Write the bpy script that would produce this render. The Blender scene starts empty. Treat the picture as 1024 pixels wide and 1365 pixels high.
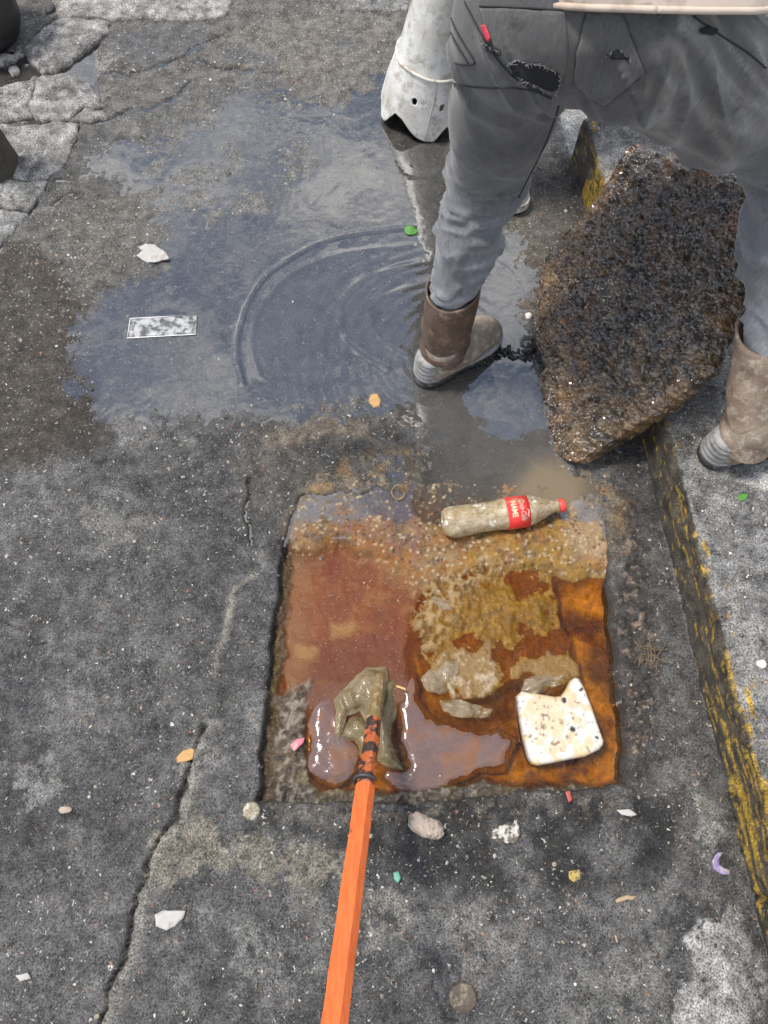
import bpy, bmesh, math, random
import numpy as np
from math import radians, sin, cos, pi
from mathutils import Vector, Matrix
from mathutils.bvhtree import BVHTree
from mathutils.geometry import delaunay_2d_cdt

SC = bpy.context.scene
COL = SC.collection
random.seed(7)
RNG = np.random.default_rng(7)

# ------------------------------------------------------------------ camera
CAM_H, CAM_P, CAM_F = 1.70, radians(68.0), 1025.0
cam = bpy.data.cameras.new('camera'); cam_o = bpy.data.objects.new('camera', cam); COL.objects.link(cam_o)
cam.sensor_fit = 'VERTICAL'; cam.sensor_height = 36.0; cam.lens = 36.0 * CAM_F / 1365.0
cam.clip_start = 0.05; cam.clip_end = 500
cam_o.location = (0, 0, CAM_H); cam_o.rotation_euler = (pi / 2 - CAM_P, 0, 0)
SC.camera = cam_o

# ------------------------------------------------------------------ sky, sun, exposure
SUN_EL, SUN_AZ = radians(66), radians(-72)        # azimuth clockwise from +Y
w = bpy.data.worlds.new('World'); SC.world = w; w.use_nodes = True
nt = w.node_tree; nt.nodes.clear()
def wn(t, **k):
    n = nt.nodes.new(t)
    for a, b in k.items(): setattr(n, a, b)
    return n
sky = wn('ShaderNodeTexSky', sky_type='NISHITA', sun_disc=False)
sky.sun_elevation = SUN_EL; sky.sun_rotation = SUN_AZ; sky.air_density = 1.0; sky.dust_density = 0.4; sky.ozone_density = 2.5
tc = wn('ShaderNodeTexCoord')
sep = wn('ShaderNodeSeparateXYZ'); nt.links.new(tc.outputs['Generated'], sep.inputs[0])
mx = wn('ShaderNodeMath', operation='MAXIMUM'); mx.inputs[1].default_value = 0.0; nt.links.new(sep.outputs['Z'], mx.inputs[0])
ad = wn('ShaderNodeMath', operation='ADD'); ad.inputs[1].default_value = 0.12; nt.links.new(mx.outputs[0], ad.inputs[0])
dv = wn('ShaderNodeVectorMath', operation='SCALE')
iv = wn('ShaderNodeMath', operation='DIVIDE'); iv.inputs[0].default_value = 1.0; nt.links.new(ad.outputs[0], iv.inputs[1])
nt.links.new(tc.outputs['Generated'], dv.inputs[0]); nt.links.new(iv.outputs[0], dv.inputs['Scale'])
cn = wn('ShaderNodeTexNoise'); cn.inputs['Scale'].default_value = 2.6; cn.inputs['Detail'].default_value = 9; cn.inputs['Roughness'].default_value = 0.56
nt.links.new(dv.outputs[0], cn.inputs['Vector'])
cr = wn('ShaderNodeValToRGB'); cr.color_ramp.elements[0].position = 0.45; cr.color_ramp.elements[1].position = 0.62; cr.color_ramp.elements[0].color = (.04, .04, .04, 1)
nt.links.new(cn.outputs['Fac'], cr.inputs[0])
cm = wn('ShaderNodeMixRGB'); cm.inputs[2].default_value = (11.5, 11.4, 11.3, 1)
nt.links.new(cr.outputs[0], cm.inputs[0]); nt.links.new(sky.outputs[0], cm.inputs[1])
bg = wn('ShaderNodeBackground'); bg.inputs['Strength'].default_value = 0.15
nt.links.new(cm.outputs[0], bg.inputs['Color'])
wo = wn('ShaderNodeOutputWorld'); nt.links.new(bg.outputs[0], wo.inputs[0])

sl = bpy.data.lights.new('sun', 'SUN'); sl.energy = 3.6; sl.angle = radians(11); sl.color = (1.0, 0.955, 0.89)
so = bpy.data.objects.new('sun', sl); COL.objects.link(so)
sd = Vector((sin(SUN_AZ) * cos(SUN_EL), cos(SUN_AZ) * cos(SUN_EL), sin(SUN_EL)))
so.rotation_euler = sd.to_track_quat('Z', 'Y').to_euler(); so.location = sd * 30
SC.view_settings.view_transform = 'Standard'; SC.view_settings.look = 'None'
SC.view_settings.exposure = 0.30; SC.view_settings.gamma = 1.0; SC.view_settings.use_curve_mapping = False

# ------------------------------------------------------------------ maths helpers
def ray(px, py):
    u = (px - 512.0) / CAM_F; v = (py - 682.5) / CAM_F
    return u, cos(CAM_P) - v * sin(CAM_P), -(sin(CAM_P) + v * cos(CAM_P))
def G(px, py, z=0.0):
    """surveyed point of the street at height z"""
    r = ray(px, py); d = (CAM_H - z) / -r[2]
    return (r[0] * d, r[1] * d, z)
def GP(pts, z=0.0): return np.array([G(x, y, z)[:2] for x, y in pts])
def D(px, py, d):
    r = ray(px, py); return np.array((r[0] * d, r[1] * d, CAM_H + r[2] * d))
def lin(r, g, b):
    f = lambda c: ((c / 255.0 + 0.055) / 1.055) ** 2.4 if c > 10 else c / 255.0 / 12.92
    return np.array((f(r), f(g), f(b)))
def sst(a, b, x):
    t = np.clip((x - a) / (b - a), 0, 1); return t * t * (3 - 2 * t)
def _hash(ix, iy, iz, seed):
    h = (ix.astype(np.uint32) * np.uint32(374761393) + iy.astype(np.uint32) * np.uint32(668265263)
         + iz.astype(np.uint32) * np.uint32(2246822519) + np.uint32((seed * 3266489917) & 0xffffffff))
    h = (h ^ (h >> np.uint32(15))) * np.uint32(2246822519)
    h = (h ^ (h >> np.uint32(13))) * np.uint32(3266489917)
    h = h ^ (h >> np.uint32(16))
    return h.astype(np.float64) / 4294967295.0
_old = np.seterr(over='ignore')
def vn2(x, y, seed=0):
    x = np.asarray(x, float); y = np.asarray(y, float)
    xi = np.floor(x).astype(np.int64); yi = np.floor(y).astype(np.int64); z = np.zeros_like(xi)
    fx = x - xi; fy = y - yi; fx = fx * fx * (3 - 2 * fx); fy = fy * fy * (3 - 2 * fy)
    a = _hash(xi, yi, z, seed); b = _hash(xi + 1, yi, z, seed); c = _hash(xi, yi + 1, z, seed); d = _hash(xi + 1, yi + 1, z, seed)
    return (a + (b - a) * fx) * (1 - fy) + (c + (d - c) * fx) * fy
def fbm(x, y, f, o=4, seed=0, g=0.5):
    s = 0; a = 1; t = 0
    for i in range(o):
        ca, sa = cos(i * 0.7 + .3), sin(i * 0.7 + .3)
        s = s + a * (vn2((x * ca - y * sa) * f + 17.3 * i, (x * sa + y * ca) * f - 9.1 * i, seed + i) * 2 - 1); t += a; a *= g; f *= 2.03
    return s / t
def vn3(p, seed=0):
    pi_ = np.floor(p).astype(np.int64); f = p - pi_; f = f * f * (3 - 2 * f)
    r = 0
    for dx in (0, 1):
        for dy in (0, 1):
            for dz in (0, 1):
                wgt = (f[:, 0] if dx else 1 - f[:, 0]) * (f[:, 1] if dy else 1 - f[:, 1]) * (f[:, 2] if dz else 1 - f[:, 2])
                r = r + wgt * _hash(pi_[:, 0] + dx, pi_[:, 1] + dy, pi_[:, 2] + dz, seed)
    return r
def fbm3(p, f, o=3, seed=0):
    s = 0; a = 1; t = 0
    for i in range(o):
        s = s + a * (vn3(p * f + 13.7 * i, seed + i) * 2 - 1); t += a; a *= .5; f *= 2.03
    return s / t
def worley(x, y, f, seed=0):
    X = x * f; Y = y * f; xi = np.floor(X).astype(np.int64); yi = np.floor(Y).astype(np.int64)
    best = np.full(X.shape, 9.0); z = np.zeros_like(xi); idv = np.zeros(X.shape)
    for dx in (-1, 0, 1):
        for dy in (-1, 0, 1):
            cx = xi + dx; cy = yi + dy
            px = cx + _hash(cx, cy, z, seed); py = cy + _hash(cx, cy, z, seed + 1)
            d = np.hypot(px - X, py - Y); m = d < best
            best = np.where(m, d, best); idv = np.where(m, _hash(cx, cy, z, seed + 2), idv)
    return best, idv
def seg_dist(x, y, pts, closed=False):
    pts = np.asarray(pts, float); n = len(pts); best = np.full(x.shape, 1e9)
    for i in range(n if closed else n - 1):
        a = pts[i]; b = pts[(i + 1) % n]; ab = b - a; L = ab @ ab + 1e-12
        t = np.clip(((x - a[0]) * ab[0] + (y - a[1]) * ab[1]) / L, 0, 1)
        best = np.minimum(best, np.hypot(x - a[0] - t * ab[0], y - a[1] - t * ab[1]))
    return best
def inside(x, y, pts):
    pts = np.asarray(pts, float); n = len(pts); c = np.zeros(x.shape, bool); j = n - 1
    for i in range(n):
        xi, yi = pts[i]; xj, yj = pts[j]
        if yi != yj:
            c ^= ((yi > y) != (yj > y)) & (x < (xj - xi) * (y - yi) / (yj - yi) + xi)
        j = i
    return c
def sdist(x, y, pts, margin=0.25):
    """signed distance, positive inside; far points get -margin"""
    x = np.asarray(x, float); y = np.asarray(y, float); pts = np.asarray(pts, float)
    out = np.full(x.shape, -margin)
    lo = pts.min(0) - margin; hi = pts.max(0) + margin
    m = (x > lo[0]) & (x < hi[0]) & (y > lo[1]) & (y < hi[1])
    if m.any():
        d = seg_dist(x[m], y[m], pts, True); out[m] = np.where(inside(x[m], y[m], pts), d, -d)
    return out
def ldist(x, y, pts, margin=0.12):
    x = np.asarray(x, float); y = np.asarray(y, float); pts = np.asarray(pts, float)
    out = np.full(x.shape, margin); lo = pts.min(0) - margin; hi = pts.max(0) + margin
    m = (x > lo[0]) & (x < hi[0]) & (y > lo[1]) & (y < hi[1])
    if m.any(): out[m] = seg_dist(x[m], y[m], pts)
    return out

# ------------------------------------------------------------------ mesh helpers
def np_mesh(name, V, F, smooth=True, col=None, aux=None):
    me = bpy.data.meshes.new(name); V = np.asarray(V, np.float32); F = np.asarray(F, np.int32); k = F.shape[1]
    me.vertices.add(len(V)); me.vertices.foreach_set('co', V.ravel())
    me.loops.add(F.size); me.loops.foreach_set('vertex_index', F.ravel())
    me.polygons.add(len(F)); me.polygons.foreach_set('loop_start', np.arange(0, F.size, k, dtype=np.int32))
    me.polygons.foreach_set('use_smooth', np.full(len(F), smooth))
    me.update(calc_edges=True); me.validate()
    set_col(me, 'Col', col); set_col(me, 'Aux', aux)
    return me
def set_col(me, nm, c):
    if c is None: return
    c = np.asarray(c, np.float32)
    if c.ndim == 1: c = np.tile(c, (len(me.vertices), 1))
    if c.shape[1] == 3: c = np.hstack([c, np.ones((len(c), 1), np.float32)])
    a = me.attributes.get(nm) or me.attributes.new(nm, 'FLOAT_COLOR', 'POINT'); a.data.foreach_set('color', c.ravel())
def grid_faces(nx, ny):
    i = np.arange(nx * ny).reshape(ny, nx)
    return np.stack([i[:-1, :-1], i[:-1, 1:], i[1:, 1:], i[1:, :-1]], -1).reshape(-1, 4)
def link(name, me, m=None, parent=None, loc=None):
    o = bpy.data.objects.new(name, me); COL.objects.link(o)
    if m and me is not None and not me.materials: me.materials.append(m)
    if parent is not None:
        o.parent = parent; o.matrix_parent_inverse = Matrix.Translation(-Vector(world_loc(parent)))
    if loc is not None: o.location = loc
    return o
def world_loc(o):
    return o.location if o.parent is None else (0, 0, 0)       # parts keep their meshes in street coordinates
def empty(name, loc):
    o = bpy.data.objects.new(name, None); COL.objects.link(o); o.location = loc; o.empty_display_size = 0.05; return o
def tag(o, label=None, cat=None, group=None, kind=None):
    for k, v in (('label', label), ('category', cat), ('group', group), ('kind', kind)):
        if v: o[k] = v
    return o
def rebase(o):
    """move a top-level mesh's origin to the foot of its geometry"""
    me = o.data; n = len(me.vertices); c = np.empty(n * 3, np.float32); me.vertices.foreach_get('co', c); c = c.reshape(-1, 3)
    b = np.array([c[:, 0].mean(), c[:, 1].mean(), c[:, 2].min()]); me.vertices.foreach_set('co', (c - b).astype(np.float32).ravel()); me.update()
    o.location = b; return o
def from_bm(name, bm, smooth=True):
    me = bpy.data.meshes.new(name); bm.normal_update(); bm.to_mesh(me); bm.free()
    me.polygons.foreach_set('use_smooth', np.full(len(me.polygons), smooth)); return me
def poly_dense(pts, step, jit=0.0, seed=0):
    pts = np.asarray(pts, float); out = []
    for i in range(len(pts)):
        a = pts[i]; b = pts[(i + 1) % len(pts)]; n = max(1, int(np.hypot(*(b - a)) / step))
        for k in range(n): out.append(a + (b - a) * k / n)
    out = np.array(out)
    if jit:
        nx = fbm(out[:, 0], out[:, 1], 1 / (step * 4), 3, seed); ny = fbm(out[:, 0], out[:, 1], 1 / (step * 4), 3, seed + 40)
        out = out + np.stack([nx, ny], 1) * jit
    return out
def smooth_poly(pts, it=2):
    p = np.asarray(pts, float)
    for _ in range(it):
        q = np.roll(p, -1, 0); p = np.stack([p * .75 + q * .25, p * .25 + q * .75], 1).reshape(-1, 2)
    return p
def plate(name, pts, zf, thick, step, rnd=0.0, jit=0.0, seed=0, frame=None, colf=None, smooth=True, under=1.0, rough_side=0.0):
    """closed slab with outline pts (plane coordinates), top height zf(x,y,edge distance), rounded edge"""
    ol = poly_dense(pts, step, jit, seed); lo = ol.min(0); hi = ol.max(0)
    gx, gy = np.meshgrid(np.arange(lo[0], hi[0], step), np.arange(lo[1], hi[1], step))
    gx = gx.ravel() + RNG.uniform(-.25, .25, gx.size) * step; gy = gy.ravel() + RNG.uniform(-.25, .25, gy.size) * step
    m = sdist(gx, gy, ol, 1.0) > step * .55
    P = np.vstack([ol, np.stack([gx[m], gy[m]], 1)]); n = len(ol)
    if rnd:                                               # extra rings for the rounded edge
        c = ol.mean(0)
    v2, _e, f2, ov, _a, _b = delaunay_2d_cdt([Vector(p) for p in P], [], [list(range(n))], 1, 1e-6)
    V = np.array([tuple(v) for v in v2]); d = np.maximum(sdist(V[:, 0], V[:, 1], ol, 1.0), 0)
    z = zf(V[:, 0], V[:, 1], d)
    if rnd: z = z - np.where(d < rnd, rnd - np.sqrt(np.maximum(rnd ** 2 - (rnd - d) ** 2, 0)), 0)
    top = np.column_stack([V, z]); zb = z.min() if thick > 0.03 else z
    cen = V.mean(0)
    bot = np.column_stack([cen + (V - cen) * under, z - thick])
    F = [tuple(f) for f in f2]; F = [f for f in F if len(f) == 3]; N = len(V)
    cnt = {}
    for a, b, c in F:
        for e in ((a, b), (b, c), (c, a)): cnt[e] = 1
    side = []
    bed = [(a, b) for (a, b) in cnt if (b, a) not in cnt]; W = np.vstack([top, bot]); extra = []
    if rough_side:
        bv = sorted({v for e in bed for v in e}); ix = {v: i for i, v in enumerate(bv)}; nb_ = len(bv); R_ = 9; q = np.array(bv); ctr = V.mean(0); od = V[q] - ctr; od /= np.linalg.norm(od, axis=1, keepdims=True)
        for k in range(1, R_):
            t_ = k / R_; p3 = W[q] * (1 - t_) + W[q + N] * t_; am = rough_side * (fbm(V[q, 0] + t_ * .11, V[q, 1] - t_ * .07, 26, 4, seed + 50) + .5 * fbm(V[q, 0] * 1.0 + t_ * .3, V[q, 1] + t_ * .2, 90, 3, seed + 51) + .3 * sin(pi * t_)); p3[:, :2] += od * am[:, None]; p3[:, 2] += .4 * rough_side * fbm(V[q, 0] + t_, V[q, 1], 70, 3, seed + 52); extra.append(p3)
        W = np.vstack([W] + extra); rid = lambda v, k: v if k == 0 else (v + N if k == R_ else 2 * N + (k - 1) * nb_ + ix[v])
        for a, b in bed:
            for k in range(R_): side.append((rid(b, k), rid(a, k), rid(a, k + 1))); side.append((rid(b, k), rid(a, k + 1), rid(b, k + 1)))
    else:
        for a, b in bed: side.append((b, a, a + N)); side.append((b, a + N, b + N))
    FF = F + [(c + N, b + N, a + N) for a, b, c in F] + side
    if frame is not None:
        o, e1, e2, nn = frame; W = o + W[:, :1] * e1 + W[:, 1:2] * e2 + W[:, 2:3] * nn
    col = None
    if colf is not None:
        c = colf(V[:, 0], V[:, 1], d, z); col = np.vstack([c, c] + [c[q] for _ in extra])
    return np_mesh(name, W, FF, smooth, col)
def tube_mesh(name, pts, rad, seg=8, closed_ends=True, smooth=True):
    pts = [Vector(p) for p in pts]; n = len(pts)
    rad = [rad] * n if np.isscalar(rad) else list(rad)
    V = []; F = []; prev = None
    for i, p in enumerate(pts):
        t = (pts[min(i + 1, n - 1)] - pts[max(i - 1, 0)]).normalized()
        a = prev - t * prev.dot(t) if prev is not None else (Vector((0, 0, 1)).cross(t) if abs(t.z) < .9 else Vector((1, 0, 0)).cross(t))
        a.normalize(); prev = a; b = t.cross(a)
        for k in range(seg):
            ang = 2 * pi * k / seg; V.append(p + (a * cos(ang) + b * sin(ang)) * rad[i])
    for i in range(n - 1):
        for k in range(seg):
            F.append((i * seg + k, i * seg + (k + 1) % seg, (i + 1) * seg + (k + 1) % seg, (i + 1) * seg + k))
    me = bpy.data.meshes.new(name); fs = list(F)
    if closed_ends: fs += [tuple(range(seg - 1, -1, -1)), tuple(range((n - 1) * seg, n * seg))]
    me.from_pydata([tuple(v) for v in V], [], fs); me.polygons.foreach_set('use_smooth', np.full(len(fs), smooth)); me.update(); return me
def join_meshes(name, parts):
    bm = bmesh.new()
    for me in parts: bm.from_mesh(me)
    return from_bm(name, bm)

# ------------------------------------------------------------------ implicit bodies
def rc_sdf(p, a, b, ra, rb):
    ba = b - a; L = ba @ ba + 1e-12; t = np.clip(((p - a) @ ba) / L, 0, 1)
    return np.linalg.norm(p - a - t[:, None] * ba, axis=1) - (ra + (rb - ra) * t)
def smin_sdf(p, prims, k):
    s = np.zeros(len(p))
    for a, b, ra, rb in prims: s += np.exp(-np.clip(rc_sdf(p, a, b, ra, rb), -.5, .5) / k)
    return -k * np.log(s + 1e-30)
def body_mesh(name, prims, voxel=0.008, k=0.014, cutters=(), disp=None, it=4):
    prims = [(np.array(a, float), np.array(b, float), ra, rb) for a, b, ra, rb in prims]
    bm = bmesh.new()
    for a, b, ra, rb in prims:
        n = max(2, int(np.linalg.norm(b - a) / (min(ra, rb) * .5)) + 1)
        for i in range(n + 1):
            t = i / n; c = a + (b - a) * t
            bmesh.ops.create_icosphere(bm, subdivisions=2, radius=(ra + (rb - ra) * t) * 1.02, matrix=Matrix.Translation(Vector(c)))
    me = bpy.data.meshes.new('tmp'); bm.to_mesh(me); bm.free()
    o = bpy.data.objects.new('tmp', me); COL.objects.link(o)
    md = o.modifiers.new('r', 'REMESH'); md.mode = 'VOXEL'; md.voxel_size = voxel
    dg = bpy.context.evaluated_depsgraph_get(); ev = o.evaluated_get(dg); m2 = bpy.data.meshes.new_from_object(ev)
    bpy.data.objects.remove(o); bpy.data.meshes.remove(me)
    n = len(m2.vertices); P = np.empty(n * 3); m2.vertices.foreach_get('co', P); P = P.reshape(-1, 3)
    e = 1e-4
    def grad(q):
        g = np.stack([smin_sdf(q + np.eye(3)[i] * e, prims, k) - smin_sdf(q - np.eye(3)[i] * e, prims, k) for i in range(3)], 1)
        return g / (np.linalg.norm(g, axis=1, keepdims=True) + 1e-9)
    for _ in range(it):
        dval = smin_sdf(P, prims, k); P = P - np.clip(dval, -.02, .02)[:, None] * grad(P) * .9
    if disp is not None:
        g = grad(P); P = P + g * disp(P, g)[:, None]
    m2.vertices.foreach_set('co', P.ravel()); m2.update(); m2.name = name
    for (pco, pno) in cutters:
        bm = bmesh.new(); bm.from_mesh(m2)
        bmesh.ops.bisect_plane(bm, geom=bm.verts[:] + bm.edges[:] + bm.faces[:], plane_co=Vector(pco), plane_no=Vector(pno), clear_outer=True)
        bm.to_mesh(m2); bm.free()
    m2.polygons.foreach_set('use_smooth', np.ones(len(m2.polygons), bool)); m2.update()
    return m2
def verts_of(me):
    P = np.empty(len(me.vertices) * 3); me.vertices.foreach_get('co', P); return P.reshape(-1, 3)

# ------------------------------------------------------------------ materials
def nodes(name):
    m = bpy.data.materials.new(name); m.use_nodes = True; t = m.node_tree; t.nodes.clear()
    out = t.nodes.new('ShaderNodeOutputMaterial'); return m, t, out
def N(t, typ, ins=None, **k):
    n = t.nodes.new(typ)
    for a, b in k.items(): setattr(n, a, b)
    for a, b in (ins or {}).items():
        if hasattr(b, 'is_output') or isinstance(b, bpy.types.NodeSocket): t.links.new(b, n.inputs[a])
        else: n.inputs[a].default_value = b
    return n
def mathn(t, op, a, b=0.0, c=0.0, clamp=False):
    n = N(t, 'ShaderNodeMath', {0: a, 1: b, 2: c}, operation=op); n.use_clamp = clamp; return n.outputs[0]
def mixc(t, f, a, b, mode='MIX'):
    n = N(t, 'ShaderNodeMixRGB', {0: f, 1: a, 2: b}, blend_type=mode); return n.outputs[0]
def ramp(t, x, a, b, ca=(0, 0, 0, 1), cb=(1, 1, 1, 1)):
    n = N(t, 'ShaderNodeValToRGB', {0: x}); e = n.color_ramp.elements; e[0].position = a; e[1].position = b; e[0].color = ca; e[1].color = cb; return n.outputs[0]
def c4(c): return (float(c[0]), float(c[1]), float(c[2]), 1.0)
def noise(t, vec, s, d=4, r=.55):
    return N(t, 'ShaderNodeTexNoise', {'Vector': vec, 'Scale': s, 'Detail': d, 'Roughness': r}).outputs['Fac']
def simple(name, color=None, rough=0.6, var=0.25, vs=40, bump=0.2, bs=120, bd=0.002, metallic=0.0, spec=0.5, attr=False, coat=0.0,
           dirt=None, dirt_s=12, dirt_r=(.5, .62), trans=0.0, coord='Object', sss=0.0):
    m, t, out = nodes(name)
    vec = N(t, 'ShaderNodeTexCoord').outputs[coord]
    base = N(t, 'ShaderNodeAttribute', attribute_name='Col').outputs['Color'] if attr else None
    if base is None:
        rgb = N(t, 'ShaderNodeRGB'); rgb.outputs[0].default_value = c4(color); base = rgb.outputs[0]
    nz = noise(t, vec, vs, 5)
    f = mathn(t, 'MULTIPLY_ADD', nz, 2 * var, 1 - var)
    cmb = N(t, 'ShaderNodeCombineColor', {0: f, 1: f, 2: f}).outputs[0]
    base = mixc(t, 1.0, base, cmb, 'MULTIPLY')
    r = rough
    if dirt is not None:
        df = ramp(t, noise(t, vec, dirt_s, 7, .65), *dirt_r); base = mixc(t, df, base, c4(dirt))
    p = N(t, 'ShaderNodeBsdfPrincipled', {'Base Color': base, 'Roughness': r, 'Metallic': metallic, 'Specular IOR Level': spec, 'Coat Weight': coat, 'Coat Roughness': .06})
    if sss: p.inputs['Subsurface Weight'].default_value = sss
    if bump:
        b = N(t, 'ShaderNodeBump', {'Height': noise(t, vec, bs, 5, .6), 'Strength': bump, 'Distance': bd}); t.links.new(b.outputs[0], p.inputs['Normal'])
    sh = p.outputs[0]
    if trans:
        tr = N(t, 'ShaderNodeBsdfTransparent', {'Color': (1, 1, 1, 1)}); sh = N(t, 'ShaderNodeMixShader', {0: trans, 1: sh, 2: tr.outputs[0]}).outputs[0]
    t.links.new(sh, out.inputs[0]); return m
def ground_material(name):
    """Col = the material's own colour, Aux = (wetness, aggregate, dust)"""
    m, t, out = nodes(name)
    pos = N(t, 'ShaderNodeNewGeometry').outputs['Position']
    base = N(t, 'ShaderNodeAttribute', attribute_name='Col').outputs['Color']
    aux = N(t, 'ShaderNodeSeparateColor', {0: N(t, 'ShaderNodeAttribute', attribute_name='Aux').outputs['Color']})
    wet, agg, dust = aux.outputs[0], aux.outputs[1], aux.outputs[2]
    warp = N(t, 'ShaderNodeTexNoise', {'Vector': pos, 'Scale': 130.0, 'Detail': 2.0})
    wv = N(t, 'ShaderNodeVectorMath', {0: warp.outputs['Color'], 1: (.5, .5, .5)}, operation='SUBTRACT')
    ws = N(t, 'ShaderNodeVectorMath', {0: wv.outputs[0], 'Scale': .020}, operation='SCALE')
    pw = N(t, 'ShaderNodeVectorMath', {0: pos, 1: ws.outputs[0]}, operation='ADD').outputs[0]
    nf = noise(t, pos, 260, 6, .7); nm = noise(t, pos, 30, 5, .6)
    sp = N(t, 'ShaderNodeMapRange', {0: nf, 1: .34, 2: .66, 3: .12, 4: 2.0}).outputs[0]; sm = N(t, 'ShaderNodeMapRange', {0: nm, 1: .30, 2: .70, 3: .52, 4: 1.50}).outputs[0]
    f = mathn(t, 'MULTIPLY', sp, sm)
    base = mixc(t, 1.0, base, N(t, 'ShaderNodeCombineColor', {0: f, 1: f, 2: f}).outputs[0], 'MULTIPLY')
    bh = mathn(t, 'MULTIPLY', nf, 1.1)
    for sc, th, r0, cst in ((40, .80, .19, .92), (82, .52, .25, .92), (160, .46, .30, .62)):
        v = N(t, 'ShaderNodeTexVoronoi', {'Vector': pw, 'Scale': float(sc), 'Randomness': 1.0}, feature='F1', voronoi_dimensions='2D')
        vc = N(t, 'ShaderNodeSeparateColor', {0: v.outputs['Color']})
        on = mathn(t, 'GREATER_THAN', vc.outputs[0], mathn(t, 'SUBTRACT', 1.0, mathn(t, 'MULTIPLY', agg, 1 - th)))
        rr = mathn(t, 'MULTIPLY_ADD', vc.outputs[1], r0 * .6, r0 * .4)
        disk = mathn(t, 'MULTIPLY', on, ramp_s(t, v.outputs['Distance'], rr))
        pc = N(t, 'ShaderNodeValToRGB', {0: vc.outputs[2]}); e = pc.color_ramp.elements
        e[0].position = 0; e[0].color = (.20, .155, .105, 1); e[1].position = 1; e[1].color = (.72, .69, .62, 1)
        for ps, cl in ((.35, (.36, .33, .28, 1)), (.6, (.48, .44, .36, 1)), (.8, (.34, .15, .09, 1)), (.86, (.56, .53, .47, 1))):
            q = e.new(ps); q.color = cl
        base = mixc(t, mathn(t, 'MULTIPLY', disk, cst), base, pc.outputs[0])
        bh = mathn(t, 'ADD', bh, mathn(t, 'MULTIPLY', disk, .35))
    dn = mathn(t, 'MULTIPLY', ramp(t, noise(t, pos, 18, 8, .68), .52, .72), dust)
    base = mixc(t, mathn(t, 'MULTIPLY', dn, .75), base, (.27, .255, .225, 1))
    dk = ramp(t, noise(t, pos, 42, 8, .75), .56, .68); base = mixc(t, mathn(t, 'MULTIPLY', dk, .65), base, (.022, .021, .02, 1))
    rn = mathn(t, 'MULTIPLY_ADD', nm, .3, -.15)
    rough = mathn(t, 'ADD', mathn(t, 'MULTIPLY_ADD', wet, -.74, .92), mathn(t, 'MULTIPLY', rn, wet), clamp=True)
    p = N(t, 'ShaderNodeBsdfPrincipled', {'Base Color': base, 'Roughness': rough, 'Specular IOR Level': mathn(t, 'MULTIPLY_ADD', wet, .42, .10)})
    b = N(t, 'ShaderNodeBump', {'Height': bh, 'Strength': 1.0, 'Distance': .006}); t.links.new(b.outputs[0], p.inputs['Normal'])
    t.links.new(p.outputs[0], out.inputs[0]); return m
def ramp_s(t, d, r):
    """1 inside distance r, soft edge"""
    return mathn(t, 'MULTIPLY_ADD', mathn(t, 'SUBTRACT', r, d), 14.0, 0.0, clamp=True)
def water_material(name, tint=(1, 1, 1), murk=(.2, .19, .17), ior=1.5, wave=.0, ws=30, murk_attr=True, murk_f=.2, rough=.02):
    m, t, out = nodes(name)
    pos = N(t, 'ShaderNodeNewGeometry').outputs['Position']
    nrm = None
    if wave:
        b = N(t, 'ShaderNodeBump', {'Height': noise(t, pos, ws, 3, .5), 'Strength': 1.0, 'Distance': wave}); nrm = b.outputs[0]
    fr = N(t, 'ShaderNodeFresnel', {'IOR': ior}); gl = N(t, 'ShaderNodeBsdfGlossy', {'Color': (1, 1, 1, 1), 'Roughness': rough})
    df = N(t, 'ShaderNodeBsdfDiffuse', {'Color': c4(murk)})
    if nrm:
        for n_ in (fr, gl): t.links.new(nrm, n_.inputs['Normal'])
    tr = N(t, 'ShaderNodeBsdfTransparent', {'Color': c4(tint)})
    if murk_attr:
        ac = N(t, 'ShaderNodeAttribute', attribute_name='Col'); df.inputs['Color'].default_value = c4(murk); t.links.new(ac.outputs['Color'], df.inputs['Color'])
        ax = N(t, 'ShaderNodeSeparateColor', {0: N(t, 'ShaderNodeAttribute', attribute_name='Aux').outputs['Color']}); mf = ax.outputs[0]
    else: mf = murk_f
    a = N(t, 'ShaderNodeMixShader', {0: mf, 1: tr.outputs[0], 2: df.outputs[0]})
    b = N(t, 'ShaderNodeMixShader', {0: fr.outputs[0], 1: a.outputs[0], 2: gl.outputs[0]})
    t.links.new(b.outputs[0], out.inputs[0]); return m

M_GROUND = ground_material('street_surface')

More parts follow.
